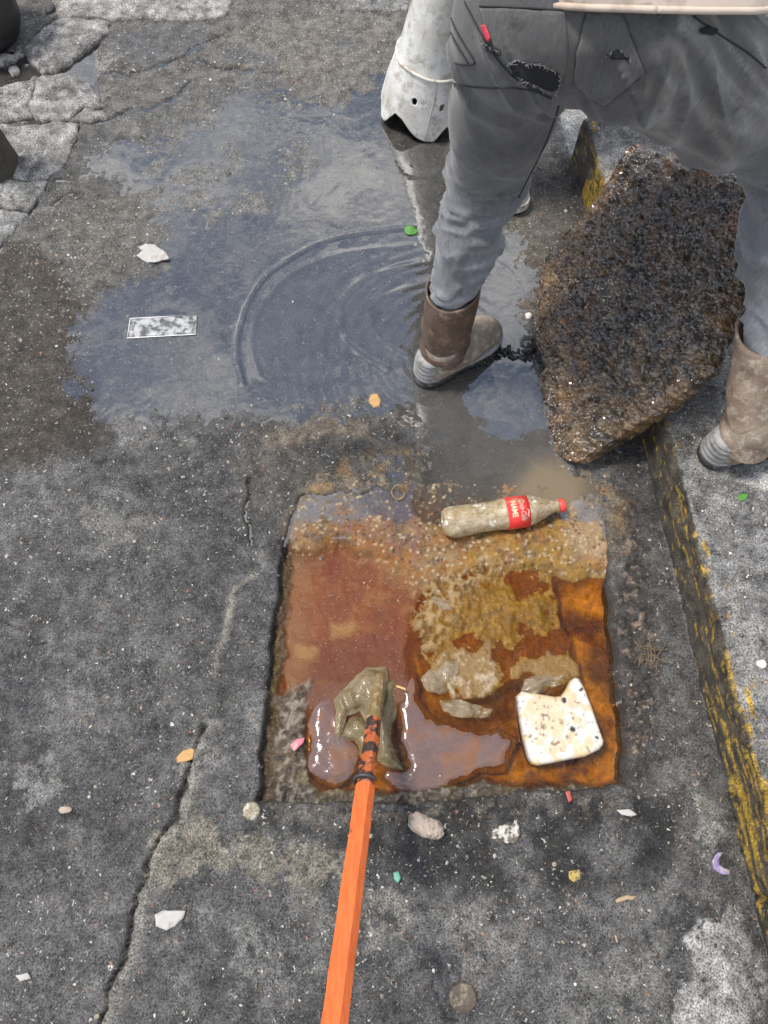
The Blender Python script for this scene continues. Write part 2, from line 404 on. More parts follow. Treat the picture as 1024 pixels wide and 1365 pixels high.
# ------------------------------------------------------------------ the street
KX = lambda y: 0.716 - 0.095 * y                       # foot of the kerb
KZ, KEND = 0.15, 1.80
WATER_Z, LIQ_Z = -0.004, -0.030
PIT = GP([(398, 652), (600, 640), (803, 645), (812, 760), (822, 860), (832, 960), (836, 1046), (700, 1056), (520, 1072), (344, 1066), (352, 980), (362, 880), (372, 780), (385, 700)])
PUD = GP([(600, 80), (500, 105), (420, 130), (340, 125), (270, 150), (200, 190), (150, 195), (130, 215), (175, 250), (200, 300), (200, 345), (170, 385), (130, 410), (100, 450), (105, 500), (140, 560), (230, 575), (330, 565), (430, 550), (520, 570), (560, 610), (575, 665), (690, 690), (775, 668), (765, 610), (745, 560), (712, 470), (705, 400), (690, 320), (640, 270), (660, 200), (640, 120)])
CR = {k: GP(v) for k, v in dict(
    low=[(105, 1400), (130, 1365), (160, 1290), (182, 1205), (200, 1130), (232, 1095), (248, 1045), (258, 1000), (275, 965)],
    left=[(-40, 375), (0, 325), (36, 280), (56, 253), (60, 236), (74, 222), (90, 196), (102, 165)],
    mid=[(82, 158), (110, 160), (132, 163), (150, 158), (170, 148), (198, 145), (230, 132), (246, 120), (255, 108)],
    up=[(54, 95), (80, 95), (120, 96), (168, 100), (210, 88), (250, 72), (275, 56), (300, 44)],
    top=[(262, 80), (275, 86), (300, 92), (342, 95), (376, 98)],
    pitc=[(410, 640), (402, 655), (391, 665), (386, 700), (383, 720), (376, 745), (368, 762), (372, 790), (366, 850), (360, 900), (354, 980), (350, 1020), (346, 1062)],
    b1=[(76, 239), (95, 240), (112, 234)], b2=[(66, 272), (85, 262), (95, 258), (112, 262)], edge=[(450, 12), (500, 14), (548, 11)],
    thin=[(0, 828), (40, 845), (75, 872)], pit2=[(330, 640), (327, 690), (338, 722)]).items()}
W = lambda x, y, s=0, a=.018, f=9: (x + a * fbm(x, y, f, 4, 90 + s), y + a * fbm(x, y, f, 4, 95 + s))
def blot(x, y, px, soft=.02, s=0, a=.018, f=9, z=0):
    p = GP(px, z); m = 0.3; out = np.zeros(x.shape)
    q = (x > p[:, 0].min() - m) & (x < p[:, 0].max() + m) & (y > p[:, 1].min() - m) & (y < p[:, 1].max() + m)
    if q.any():
        X, Y = W(x[q], y[q], s, a, f); out[q] = sst(-soft, soft, sdist(X, Y, p))
    return out
def street(x, y):
    """height, colour, (wet, aggregate, dust) of the road at x, y"""
    x = np.asarray(x, float).ravel(); y = np.asarray(y, float).ravel()
    n1 = fbm(x, y, 4, 4, 1); n2 = fbm(x, y, 22, 4, 2); n3 = fbm(x, y, 110, 3, 3)
    h = .0025 + .0022 * n1 + .0018 * n2 + .0021 * n3
    col = np.tile(np.array((.086, .083, .080)), (x.size, 1)) * (1 + .38 * fbm(x, y, 6, 5, 8) + .28 * n2 + .22 * n3)[:, None]
    wet = np.full(x.shape, .36) + .16 * fbm(x, y, 9, 5, 13); agg = np.clip(.50 + .75 * fbm(x, y, 5, 5, 12, .6), .12, 1); dust = np.full(x.shape, .35)
    def paint(mk, c, k=1.0):
        nonlocal col
        col = col + (np.asarray(c) - col) * (np.clip(mk, 0, 1) * k)[:, None]
    paint(sst(.05, .45, fbm(x, y, 3.2, 5, 14, .6)), (.040, .040, .042), .7); paint(sst(.05, .45, fbm(x, y, 7, 6, 15, .7)), (.175, .168, .155), .65)
    far = sst(.95, 1.9, y); agg = agg + .25 * sst(.75, 1.2, y)
    paint(far * .55, (.125, .118, .105)); wet = wet - .1 * far; dust = dust + .5 * far
    # grains laid bare round the puddle
    gr = blot(x, y, [(300, 170), (420, 150), (600, 100), (600, 30), (300, 60), (190, 240), (60, 300), (110, 400), (210, 330), (330, 250)], .05, 1, .03)
    agg = agg + .45 * gr; paint(gr, (.13, .118, .10), .5)
    br = blot(x, y, [(-60, 330), (60, 320), (105, 400), (150, 480), (125, 560), (60, 620), (-60, 610)], .035, 2, .03)
    paint(br, (.044, .034, .023), .9); wet = wet + .3 * br; agg = agg + .1 * br
    br2 = blot(x, y, [(110, 480), (145, 500), (135, 600), (90, 610), (95, 540)], .03, 3, .03); paint(br2, (.032, .025, .017), .85); wet += .2 * br2
    # low wet mud between puddle and pit
    mud = blot(x, y, [(330, 560), (420, 510), (540, 520), (580, 600), (600, 660), (400, 700), (330, 700), (320, 620)], .03, 4, .03)
    paint(mud, (.075, .068, .058), .8); wet += .35 * mud; h += mud * .009 * fbm(x, y, 45, 4, 31) + mud * .002
    h += .010 * blot(x, y, [(440, 545), (478, 512), (490, 530), (470, 550), (520, 560), (585, 570), (560, 600), (470, 620), (430, 600), (350, 600), (380, 575)], .018, 5, .02) * (fbm(x, y, 55, 4, 33) * .9 + .25)
    bl = blot(x, y, [(410, 590), (470, 585), (560, 575), (560, 610), (500, 612), (430, 620)], .02, 6, .03); paint(bl, (.02, .02, .02), .7); wet += .3 * bl
    tn = blot(x, y, [(440, 545), (490, 560), (500, 590), (460, 580), (380, 600), (350, 590)], .02, 44, .03); paint(tn, (.2, .155, .11), .5)
    # brown silt round the lid and the far kerb
    sl_ = blot(x, y, [(640, 300), (760, 260), (770, 420), (705, 430), (640, 410)], .04, 7, .03); paint(sl_, (.115, .095, .07), .75); wet += .25 * sl_
    sd_ = blot(x, y, [(690, 200), (760, 190), (770, 330), (700, 320)], .04, 46, .03); paint(sd_, (.09, .085, .08), .6)
    pc = blot(x, y, [(735, 130), (900, 120), (900, 230), (770, 215), (742, 190), (715, 200)], .03, 8, .03); paint(pc, (.46, .445, .42), .95); agg -= .3 * pc; wet -= .25 * pc; dust += .4 * pc
    # pale worn concrete showing through the tar
    for i, (px, c, k) in enumerate([
        ([(912, 1262), (935, 1225), (975, 1218), (1000, 1232), (1016, 1300), (1022, 1400), (880, 1400), (900, 1330)], (.34, .33, .31), .95),
        ([(918, 1062), (948, 1075), (965, 1110), (955, 1125), (930, 1110)], (.30, .29, .27), .85),
        ([(205, 1120), (245, 1060), (270, 1085), (300, 1130), (335, 1160), (240, 1165), (190, 1195)], (.185, .165, .13), .8),
        ([(275, 1150), (350, 1100), (470, 1120), (470, 1165), (420, 1200), (330, 1180)], (.20, .18, .14), .75),
        ([(485, 1185), (560, 1190), (660, 1195), (640, 1240), (560, 1260), (490, 1270)], (.19, .18, .16), .7),
        ([(300, 1230), (340, 1220), (370, 1290), (400, 1320), (300, 1340)], (.19, .185, .17), .6),
        ([(590, 1250), (700, 1215), (720, 1260), (640, 1310), (600, 1300)], (.19, .18, .165), .55),
        ([(760, 1290), (880, 1240), (900, 1400), (740, 1400)], (.17, .165, .15), .5),
        ([(10, 1030), (70, 1010), (95, 1050), (40, 1095)], (.26, .25, .235), .45),
        ([(860, 720), (895, 700), (940, 860), (960, 1010), (930, 1050), (890, 960), (870, 850)], (.135, .13, .125), .7),
        ([(530, 20), (500, 100), (420, 130), (330, 110), (300, 40), (420, 10)], (.17, .155, .135), .6),
        ([(100, 95), (150, 60), (165, 80), (110, 110)], (.29, .275, .25), .7),
    ]):
        mk = blot(x, y, px, .028, 10 + i, .04, 14); mk = sst(.36, .66, mk * (.80 + .95 * fbm(x, y, 30, 5, 60 + i, .65) + .55 * n3)); paint(mk, c, k); wet -= .12 * mk; agg -= .15 * mk
    rid = np.exp(-(ldist(x + .014 * n2, y + .006 * n3, GP([(290, 900), (297, 860), (303, 815), (318, 785), (335, 770)])) / (.009 * (.5 + vn2(x * 30, y * 22, 5)))) ** 2); paint(rid, (.22, .205, .175), .9); h += .006 * rid
    # black muck round the pit
    mk = blot(x, y, [(338, 1052), (520, 1070), (836, 1040), (905, 1060), (890, 1170), (800, 1200), (640, 1195), (520, 1160), (430, 1120), (350, 1110)], .03, 30, .04)
    paint(mk * sst(-.35, .25, fbm(x, y, 11, 5, 84) + .15), (.020, .019, .018), .92); wet += .3 * mk; agg -= .15 * mk
    lump = blot(x, y, [(350, 1068), (520, 1074), (838, 1050), (850, 1085), (600, 1092), (500, 1100), (370, 1105)], .015, 31, .02)
    h += lump * (.008 + .018 * fbm(x, y, 50, 4, 41)); paint(lump * (fbm(x, y, 80, 4, 42) > .05), (.13, .11, .085), .6); wet += .2 * lump
    rim = blot(x, y, [(806, 650), (840, 660), (855, 760), (880, 860), (872, 960), (860, 1050), (838, 1050), (826, 880), (815, 760)], .02, 32, .025)
    h += rim * (.007 + .020 * fbm(x, y, 52, 4, 43)); paint(rim, (.042, .037, .032), .85); paint(rim * sst(.1, .4, fbm(x, y, 75, 4, 45)), (.23, .165, .12), .75); wet += .35 * rim
    lr = blot(x, y, [(328, 620), (400, 640), (392, 670), (380, 730), (368, 760), (350, 730), (330, 720)], .02, 34, .02)
    h += lr * (.006 + .006 * fbm(x, y, 60, 4, 47)); paint(lr, (.06, .058, .056), .5)
    gt = np.exp(-((KX(y) - x - .02) / .05) ** 2) * (x < KX(y)); paint(gt, (.05, .047, .042), .55)
    # damp stains in the far road
    for i, px in enumerate([[(150, 35), (270, 30), (280, 70), (200, 88), (150, 75)], [(285, 65), (330, 60), (345, 75), (300, 82)], [(330, 72), (372, 76), (368, 92), (335, 90)], [(455, 48), (488, 50), (480, 62), (455, 62)], [(110, 185), (165, 175), (185, 205), (150, 240), (110, 215)], [(270, 110), (380, 105), (390, 160), (300, 165)]]):
        d = blot(x, y, px, .03, 50 + i, .03); wet += .75 * d; paint(d, (.06, .06, .062), .6); h -= .0022 * d
    # cracks
    for i, (k, wd, dp, b) in enumerate((('low', .006, .022, 0), ('left', .010, .035, 0), ('mid', .006, .02, 0), ('up', .006, .018, 0), ('top', .008, .016, 0), ('b1', .004, .012, 0), ('b2', .004, .012, 0), ('edge', .006, .016, 0), ('thin', .003, .006, 0), ('pit2', .006, .016, 0))):
        jx = x + .016 * fbm(x, y, 34, 5, 70 + i, .62); jy = y + .016 * fbm(x, y, 34, 5, 75 + i, .62); d = ldist(jx, jy, CR[k])
        wv = wd * (.25 + .9 * vn2(x * 30, y * 30, 79 + i)); e = np.exp(-(d / wv) ** 2); h -= dp * e; paint(e, (.025, .023, .021), .8)
    dl = ldist(x + .012 * n2 - .017, y - .004, CR['low']); e = np.exp(-(dl / .016) ** 2) * (y < G(0, 960)[1]); paint(e, (.235, .22, .19), .65); h += .004 * e
    # the step beside the low crack: the tar to the left stands a little higher
    # puddle basin
    X, Y = W(x, y, 60, .06, 7); sd = sdist(X, Y, PUD)
    deep = sst(-.12, .10, sd) * .0108
    shal = blot(x, y, [(110, 180), (250, 120), (420, 110), (560, 90), (570, 120), (480, 160), (440, 200), (400, 260), (320, 300), (230, 345), (180, 300), (120, 230)], .07, 61, .04)
    h += .0042 * fbm(x, y, 80, 3, 68) * np.exp(-((sd + .02) / .07) ** 2) + .003 * fbm(x, y, 16, 4, 69) * np.exp(-((sd + .02) / .10) ** 2); h -= deep * (1 - .34 * shal); h += shal * (.0034 * fbm(x, y, 12, 3, 67) + .0030 * fbm(x, y, 75, 3, 64))
    un = sst(-.01, .05, sd); wet = np.maximum(wet, un * .8); paint(un, (.125, .122, .118), .62); agg = agg + .22 * un
    paint(un * shal, (.16, .155, .14), .35)
    wet += .30 * sst(-.10, 0, sd)
    fl = blot(x, y, [(140, 180), (250, 110), (400, 100), (540, 90), (600, 110), (480, 170), (350, 230), (250, 330), (170, 300)], .06, 65, .05); fl = fl * sst(-.25, .2, fbm(x, y, 16, 4, 66)); wet += .75 * fl; h -= .0012 * fl
    # silt washed over the far lip of the pit
    tb = blot(x, y, [(380, 720), (392, 650), (440, 615), (520, 600), (600, 620), (700, 640), (800, 625), (835, 660), (832, 760), (600, 720)], .03, 80, .03); paint(tb * sst(-.25, .25, fbm(x, y, 16, 5, 81)), (.125, .10, .072), .9); paint(tb * sst(.0, .35, fbm(x, y, 24, 5, 82)), (.21, .13, .055), .8); wet += .4 * tb; h -= .004 * tb
    # the pit
    X, Y = W(x, y, 62, .010, 20); sp = sdist(X, Y, PIT); sp = sp - sst(G(0, 705)[1], G(0, 662)[1], y) * (.030 + .045 * fbm(x, y, 14, 4, 83)); top = sst(G(0, 715)[1], G(0, 660)[1], y)
    k = sst(-.004, .012, sp); h = h * (1 - k) - .085 * k; paint(sst(-.010, .004, sp), (.03, .027, .024), .85 * 1.0)
    # bits of the far broken slabs: the ground drops under them
    dk = blot(x, y, [(-200, 90), (30, 66), (75, 23), (143, 26), (125, 80), (131, 127), (141, 152), (101, 162), (101, 175), (56, 253), (0, 319), (-200, 420)], .006, 63, 0)
    h -= .012 * dk; paint(dk, (.10, .095, .085), .7)
    out = x > KX(y) + .01
    h = np.where(out & (y < KEND), -.03, h)
    return h, np.clip(col, .008, .8), np.stack([np.clip(wet, 0, 1), np.clip(agg, 0, 1), np.clip(dust, 0, 1)], 1)
def axis(segs, far):
    a = [np.arange(lo, hi, st) for lo, hi, st in segs]; a = np.concatenate(a)
    g = np.array([.02, .05, .1, .2, .4, .8, 1.6, 3.2, 6, 12, 25, far])
    return np.concatenate([a[0] - g[::-1], a, a[-1] + g])
gx = axis([(-1.32, -.62, .005), (-.62, .80, .004)], 70); gy = axis([(-.46, 1.25, .004), (1.25, 2.62, .006)], 70)
XX, YY = np.meshgrid(gx, gy); hh, cc, aa = street(XX, YY)
me = np_mesh('road', np.column_stack([XX.ravel(), YY.ravel(), hh]), grid_faces(len(gx), len(gy)), True, cc, aa)
road = tag(link('road', me, M_GROUND), kind='structure')
def road_z(x, y): return float(street(np.array([x]), np.array([y]))[0][0])

# puddle: a level sheet that the uneven road comes up through
ux, uy = np.meshgrid(np.arange(-1.22, .66, .005), np.arange(.60, 2.40, .005)); nx, ny = ux.shape[1], ux.shape[0]; x = ux.ravel(); y = uy.ravel()
z = np.full(x.shape, WATER_Z)
ripple = lambda px, wd, amp, off=0: amp * sst(-1.0, -.1, fbm(x, y, 7, 3, 24)) * np.exp(-((ldist(x + .010 * fbm(x, y, 10, 2, 21), y, smooth_line(GP(px))) - off) / (wd * .8)) ** 2) * .48
def smooth_line(p, it=3):
    for _ in range(it):
        q = np.empty((2 * len(p), 2)); q[0] = p[0]; q[-1] = p[-1]; q[1:-1:2] = p[:-1] * .75 + p[1:] * .25; q[2:-1:2] = p[:-1] * .25 + p[1:] * .75; p = q
    return p
z += 1.15 * ripple([(322, 510), (312, 465), (322, 410), (352, 362), (405, 328), (470, 308), (550, 302)], .0060, .0036)
z += ripple([(345, 500), (332, 455), (345, 405), (385, 360), (450, 335), (550, 325)], .010, .0012)
z += ripple([(520, 490), (462, 460), (447, 420), (468, 380), (515, 356), (575, 348)], .011, .0022)
z += ripple([(545, 470), (500, 445), (490, 415), (510, 390), (570, 375)], .009, .0014)
z += ripple([(640, 330), (680, 350), (705, 390)], .008, .0012)
cx, cy = G(600, 470)[:2]; rr = np.hypot(x - cx, (y - cy)); z += .00018 * np.sin(rr * 190 + 3 * fbm(x, y, 9, 2, 29)) * np.exp(-((rr - .25) / .16) ** 2) * sst(.3, -.4, np.cos(np.arctan2(y - cy, x - cx) - 2.5) * -1)
z += .00035 * fbm(x, y, 14, 3, 22)
hz, _c, _a = street(x, y)
keep = (z > hz - .004).reshape(ny, nx) & (x < KX(y) + .01).reshape(ny, nx) & ((sdist(x, y, PIT) < .0) | (y > G(0, 716)[1])).reshape(ny, nx)
fk = keep[:-1, :-1] | keep[1:, :-1] | keep[:-1, 1:] | keep[1:, 1:]
milk = .6 * blot(x, y, [(570, 540), (740, 540), (770, 670), (580, 680)], .06, 70, .03) * .55 + .10 + .22 * blot(x, y, [(300, 470), (430, 330), (560, 300), (720, 330), (720, 560), (400, 540)], .06, 71, .03) * (.6 + .8 * fbm(x * .7, y, 16, 4, 72))
silt = blot(x, y, [(700, 610), (790, 600), (800, 690), (690, 690), (640, 700)], .06, 73, .04)
wc = np.tile((.125, .122, .115), (x.size, 1)); wc = wc + (np.array((.25, .19, .12)) - wc) * silt[:, None] * .8
me = np_mesh('puddle', np.column_stack([x, y, z]), grid_faces(nx, ny)[fk.ravel()], True, wc, np.stack([np.clip(milk + .5 * silt, 0, .85)] + [np.zeros_like(x)] * 2, 1))
M_WATER = water_material('puddle_water', (.94, .945, .95), ior=2.15, wave=.0012, ws=12, rough=.015)
tag(link('puddle', me, M_WATER), kind='structure')
v, i_ = np.unique(np.array([p for f in me.polygons for p in f.vertices[:1]]), return_index=True) if False else (None, None)

# pavement with its painted kerb
ys = np.concatenate([[-9, -4, -1.5], np.arange(-.6, KEND + .001, .005)])
prof = [(.000, -.04)] + [(.004 + .004 * k / 22, -.03 + .165 * k / 22) for k in range(23)] + [(.011, .1425), (.016, .147), (.023, .1495)] + [(.027 + .005 * k, .15) for k in range(78)] + [(.45, .15), (.6, .15), (1, .15), (3, .15), (12, .15)]
pu = np.array([p[0] for p in prof]); pz = np.array([p[1] for p in prof]); nu = len(prof)
U, YS = np.meshgrid(pu, ys); PZ = np.tile(pz, (len(ys), 1)); x0 = KX(YS)
n_ = fbm(YS, PZ * 2 + U, 9, 4, 101); nb = fbm(YS * 1.0, (U + PZ), 30, 4, 102); nc = fbm(YS, U + PZ, 110, 3, 103)
face = PZ < .146
chip = np.clip(fbm(YS, U * 0, 6, 3, 104) * 1.2 + .1, 0, 1)
edge = np.exp(-((U - .016) / .02) ** 2) * (PZ > .10)
px_ = x0 + U + np.where(face, (.006 * n_ + .004 * nb + .002 * nc), 0) + edge * .004 * nb
pz_ = PZ + np.where(face, 0, .003 * n_ + .0016 * nb + .0014 * nc) - edge * (.008 * chip + .004 * np.maximum(nb, 0))
joint = np.exp(-((YS - G(1000, 1195)[1]) / .006) ** 2); px_ += joint * .012 * face; pz_ -= joint * .010 * (~face)
xf, yf, zf = px_.ravel(), YS.ravel(), pz_.ravel(); ff = face.ravel(); uf = (U + PZ).ravel()
kc = np.tile((.165, .160, .153), (xf.size, 1)); agk = np.where(ff, .08, .6); wetk = np.full(xf.size, .2); dk = np.full(xf.size, .55)
def pk(mk, c, k=1.0):
    global kc
    kc = kc + (np.asarray(c) - kc) * (np.clip(mk, 0, 1) * k)[:, None]
tp = ~ff
pk(tp * sst(-.05, .35, fbm(xf, yf, 16, 6, 110, .7)), (.25, .24, .225), .6); pk(tp * sst(-.05, .25, fbm(xf, yf, 38, 6, 111, .7)), (.045, .045, .046), .75); pk(tp * sst(.1, .4, fbm(xf, yf, 70, 5, 115, .7)), (.30, .29, .27), .6)
pk(tp * np.exp(-((uf - .19) / .05) ** 2) * sst(-.2, .2, fbm(xf, yf, 20, 4, 112)), (.28, .265, .24), .5)
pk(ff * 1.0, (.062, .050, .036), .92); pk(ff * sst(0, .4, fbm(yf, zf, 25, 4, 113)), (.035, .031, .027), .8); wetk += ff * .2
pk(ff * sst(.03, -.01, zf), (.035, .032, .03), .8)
low = sst(G(0, 900, 0)[1], G(0, 1080, 0)[1], yf) * (yf > G(0, 1205)[1] - .004); mid = sst(G(0, 640)[1], G(0, 860)[1], yf)
far_ = sst(1.35, 1.5, yf) * (yf < 1.66)
st = fbm(yf * .35, zf * 2.2 + uf * 2.2, 42, 5, 120) + .35 * fbm(yf, zf + uf, 90, 4, 121)
pa = sst(.12, .30, st * 1.25 + .33 * low + .55 * far_ + .20 * mid * np.exp(-((uf - .158) / .016) ** 2) - .24) * (uf < .185 + .03 * fbm(yf, yf * 0, 20, 3, 122)) * (zf > .006)
pk(pa, (.42, .265, .035), .95); pk(pa * sst(.0, .35, fbm(xf, yf + zf, 60, 4, 140, .65)), (.16, .10, .03), .8); agk -= .4 * pa; dk -= .5 * pa
shd = np.zeros(xf.size)
pk(tp * blot(xf, yf, [(985, 640), (1060, 615), (1060, 665), (1010, 650)], .01, 130, .01, 9, KZ), (.48, .46, .42), .95)
pk(tp * blot(xf, yf, [(770, 214), (850, 190), (880, 240), (790, 262)], .02, 131, .02, 9, KZ), (.38, .365, .34), .8)
pk(tp * blot(xf, yf, [(872, 520), (960, 470), (940, 580), (900, 600)], .03, 132, .03, 9, KZ), (.05, .048, .044), .6)  # dark, damp pavement under the lid, with the lid's shade put into the colour
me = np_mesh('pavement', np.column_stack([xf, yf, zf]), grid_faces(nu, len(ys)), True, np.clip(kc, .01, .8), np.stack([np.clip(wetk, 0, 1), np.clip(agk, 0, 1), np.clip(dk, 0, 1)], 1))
pave = tag(link('pavement', me, M_GROUND), kind='structure')
bm = bmesh.new(); i0 = (len(ys) - 1) * nu; L = [bm.verts.new((xf[i0 + k], yf[i0 + k], zf[i0 + k])) for k in range(nu)]
B = [bm.verts.new((xf[i0 + k], yf[i0 + k] + .006, -.04)) for k in range(nu)]
for k in range(nu - 1): bm.faces.new((L[k + 1], L[k], B[k], B[k + 1]))
em = from_bm('kerb_end', bm, False); set_col(em, 'Col', (.2, .19, .18)); set_col(em, 'Aux', (.1, .5, .5)); link('kerb_end', em, M_GROUND, pave)

# ------------------------------------------------------------------ the open drain pit
def bl2(px, soft=.008, s=0, a=.010, f=22, z=LIQ_Z): return blot(x, y, px, soft, s, a, f, z)
b0 = PIT.min(0) - .02; b1 = PIT.max(0) + np.array((.02, .16))
ux, uy = np.meshgrid(np.arange(b0[0], b1[0], .0026), np.arange(b0[1], b1[1], .0026)); nx, ny = ux.shape[1], ux.shape[0]; x = ux.ravel(); y = uy.ravel()
f1 = fbm(x, y, 30, 5, 201); f2 = fbm(x, y, 90, 4, 202); f3 = fbm(x, y, 230, 3, 203); wl, wi = worley(x + .004 * f2, y + .004 * f1, 110, 204)
z = LIQ_Z - .028 + .006 * f1
c = np.tile((.40, .27, .06), (x.size, 1)); c = c + (np.array((.07, .022, .004)) - c) * sst(-.25, .35, fbm(x, y, 13, 5, 225))[:, None]; c = c * (1 + .7 * f2)[:, None]; wt = np.full(x.size, .8)
def pc_(mk, cl, k=1.0):
    global c
    c = c + (np.asarray(cl) - c) * (np.clip(mk, 0, 1) * k)[:, None]
def lift(mk, zz):
    global z
    z = z + (zz - z) * np.clip(mk, 0, 1)
# rust silt on the left, just under the film
rust = bl2([(392, 690), (560, 690), (565, 800), (548, 860), (560, 935), (510, 960), (440, 960), (375, 950), (372, 850), (385, 760)], .02, 1, .012)
lift(rust, LIQ_Z + .0030 + .0022 * f1 + .0012 * f2); pc_(rust, (.105, .017, .003), .95)
pc_(rust * sst(-.1, .5, fbm(x, y, 18, 5, 210)), (.15, .045, .008), .75); pc_(rust * sst(.0, .4, fbm(x, y, 9, 5, 232)), (.085, .026, .009), .7); pc_(rust * sst(.1, .4, fbm(x, y, 55, 5, 233)), (.20, .085, .025), .4)
pc_(rust * bl2([(372, 740), (420, 745), (410, 900), (362, 950)], .03, 2, .02), (.17, .075, .028), .6)
pc_(rust * bl2([(430, 860), (540, 840), (560, 940), (430, 960)], .03, 3, .02), (.09, .022, .007), .7)
for q in ([(440, 830), (475, 832), (470, 850), (440, 848)], [(395, 860), (425, 862), (418, 880), (398, 876)]): pc_(rust * bl2(q, .01, 4, .012), (.30, .17, .055), .45)
# sand and scum along the top
sand = bl2([(385, 590), (600, 560), (830, 600), (830, 770), (760, 780), (700, 762), (620, 775), (575, 800), (520, 760), (455, 725), (400, 745), (378, 730)], .03, 5, .016)
slope = sst(G(0, 790)[1], G(0, 690)[1], y)
lift(sand, -.020 + .0145 * slope + .0085 * np.exp(-((y - G(0, 716)[1]) / .035) ** 2) + .0035 * f1 + .0030 * f2 * (wl < .8) + .0016 * f3)
pc_(sand, (.15, .084, .033), .95); pc_(sand * sst(-.05, .35, f1), (.23, .145, .067), .8); pc_(sand * sst(-.1, .3, fbm(x, y, 20, 5, 211)), (.21, .082, .016), .85); pc_(sand * sst(.12, .4, fbm(x, y, 33, 5, 214)), (.075, .05, .03), .75)
pc_(sand * bl2([(440, 680), (540, 650), (570, 700), (560, 760), (500, 740), (450, 710)], .02, 6, .02) * sst(-.2, .3, f2), (.16, .075, .055), .8)
pc_(sand * bl2([(600, 770), (640, 700), (760, 690), (810, 740), (760, 790), (650, 800)], .02, 7, .02) * sst(-.2, .2, fbm(x, y, 50, 4, 212)), (.24, .13, .02), .75)
pc_(sand * bl2([(720, 640), (810, 640), (815, 760), (760, 740)], .03, 8, .02), (.31, .22, .13), .7)
grey = bl2([(395, 640), (440, 650), (420, 700), (385, 730)], .02, 9, .02); pc_(sand * grey, (.16, .135, .11), .8)
# fibrous crust in the middle
wx_, wy_ = x + .02 * fbm(x, y, 14, 3, 234), y + .02 * fbm(x, y, 14, 3, 235); fib = .6 * fbm(wx_ * 1.3 + wy_ * .6, wy_ * .8 - wx_ * .3, 48, 5, 229, .66) + .4 * f2; fib2 = 1 - np.abs(fbm(wx_, wy_, 30, 4, 230)) * 2.4
crust = bl2([(545, 830), (580, 780), (650, 752), (735, 765), (750, 820), (768, 870), (775, 905), (745, 915), (700, 900), (655, 928), (605, 935), (585, 905), (560, 880)], .014, 10, .014)
lift(crust, LIQ_Z - .0012 + .0125 * fbm(x, y, 15, 4, 226, .55) + .0050 * fib + .0026 * fib2); pc_(crust, (.145, .066, .005), .95); pc_(crust * sst(.0, .35, fib), (.25, .135, .018), .7)
pc_(crust * sst(.15, .4, fbm(x, y, 40, 5, 213)), (.10, .05, .008), .8)
mv = bl2([(415, 920), (560, 900), (690, 960), (690, 1060), (410, 1060)], .03, 18, .02); pc_(mv * (crust < .3), (.12, .056, .036), .6)
gw = bl2([(572, 900), (600, 868), (650, 860), (668, 900), (640, 930), (600, 938)], .016, 11, .014); lift(gw * .7, LIQ_Z + .0045 + .008 * fib + .003 * fib2); pc_(gw, (.20, .125, .05), .85); pc_(gw * sst(.0, .3, fib), (.40, .33, .235), .7)
gw2 = bl2([(680, 890), (730, 865), (775, 880), (780, 910), (730, 925), (690, 908)], .012, 12, .014); lift(gw2 * .6, LIQ_Z + .006 + .009 * fib); pc_(gw2, (.20, .12, .045), .75)
pale = bl2([(545, 800), (580, 775), (640, 745), (700, 752), (640, 775), (600, 830), (560, 890)], .014, 13, .02) * sst(-.3, .15, f2); pc_(pale, (.30, .21, .11), .55); lift(pale * .5, LIQ_Z + .012 + .004 * f2)
# grey muck, bottom left, and along the right and bottom edges
muck = bl2([(352, 930), (412, 910), (410, 1000), (425, 1075), (340, 1080)], .012, 14, .012); lift(muck, LIQ_Z + .004 + .008 * f1 + .007 * f2); pc_(muck, (.085, .066, .048), .9); pc_(muck * sst(.1, .3, f2), (.24, .205, .165), .7); pc_(muck * sst(.1, .3, -f2), (.03, .026, .022), .8)
bot = bl2([(345, 1045), (520, 1058), (640, 1040), (700, 1046), (850, 1048), (850, 1080), (340, 1090)], .010, 15, .012); lift(bot, LIQ_Z + .012 + .010 * f1 + .008 * f2); pc_(bot, (.05, .045, .038), .9); pc_(bot * sst(.1, .4, f2), (.22, .19, .15), .6)
lf = bl2([(330, 745), (388, 735), (384, 800), (376, 900), (368, 1000), (364, 1070), (330, 1070)], .007, 16, .014); lift(lf, LIQ_Z + .0065 + .010 * f1 + .008 * f2); pc_(lf, (.055, .036, .018), .9)
hs = street(x, y)[0]; over = sst(.008, -.004, sdist(x, y, PIT)) * (y > G(0, 720)[1])
tongue = sst(-.55, .55, fbm(x, y, 24, 5, 227)) * blot(x, y, [(385, 700), (400, 655), (440, 625), (480, 605), (540, 605), (590, 615), (605, 650), (700, 662), (760, 655), (800, 610), (825, 640), (820, 680), (600, 700), (400, 720)], .03, 17, .03)
zo = hs - .0060 + .0075 * tongue + .005 * f2 * tongue + .006 * f1; z = z + (zo - z) * over; c = c + (np.array((.20, .145, .09)) * (1 + .6 * f2[:, None]) - c) * (over * sst(G(0, 690)[1], G(0, 640)[1], y))[:, None] * .6
ng = sst(G(0, 712)[1], G(0, 648)[1], y) * sst(-.5, .3, fbm(x, y, 15, 5, 228) + .25 * sst(G(520, 0)[0], G(400, 0)[0], x) + .1); pc_(ng, (.105, .09, .07), .85)
wl_ = sst(.55, .2, wl); gl_ = (sand * .8).clip(0, 1); pc_(gl_ * wl_ * (wi > .82), (.42, .34, .22), .8); pc_(gl_ * wl_ * (wi < .10), (.03, .022, .015), .9); z = z + gl_ * wl_ * (wi > .75) * .0014
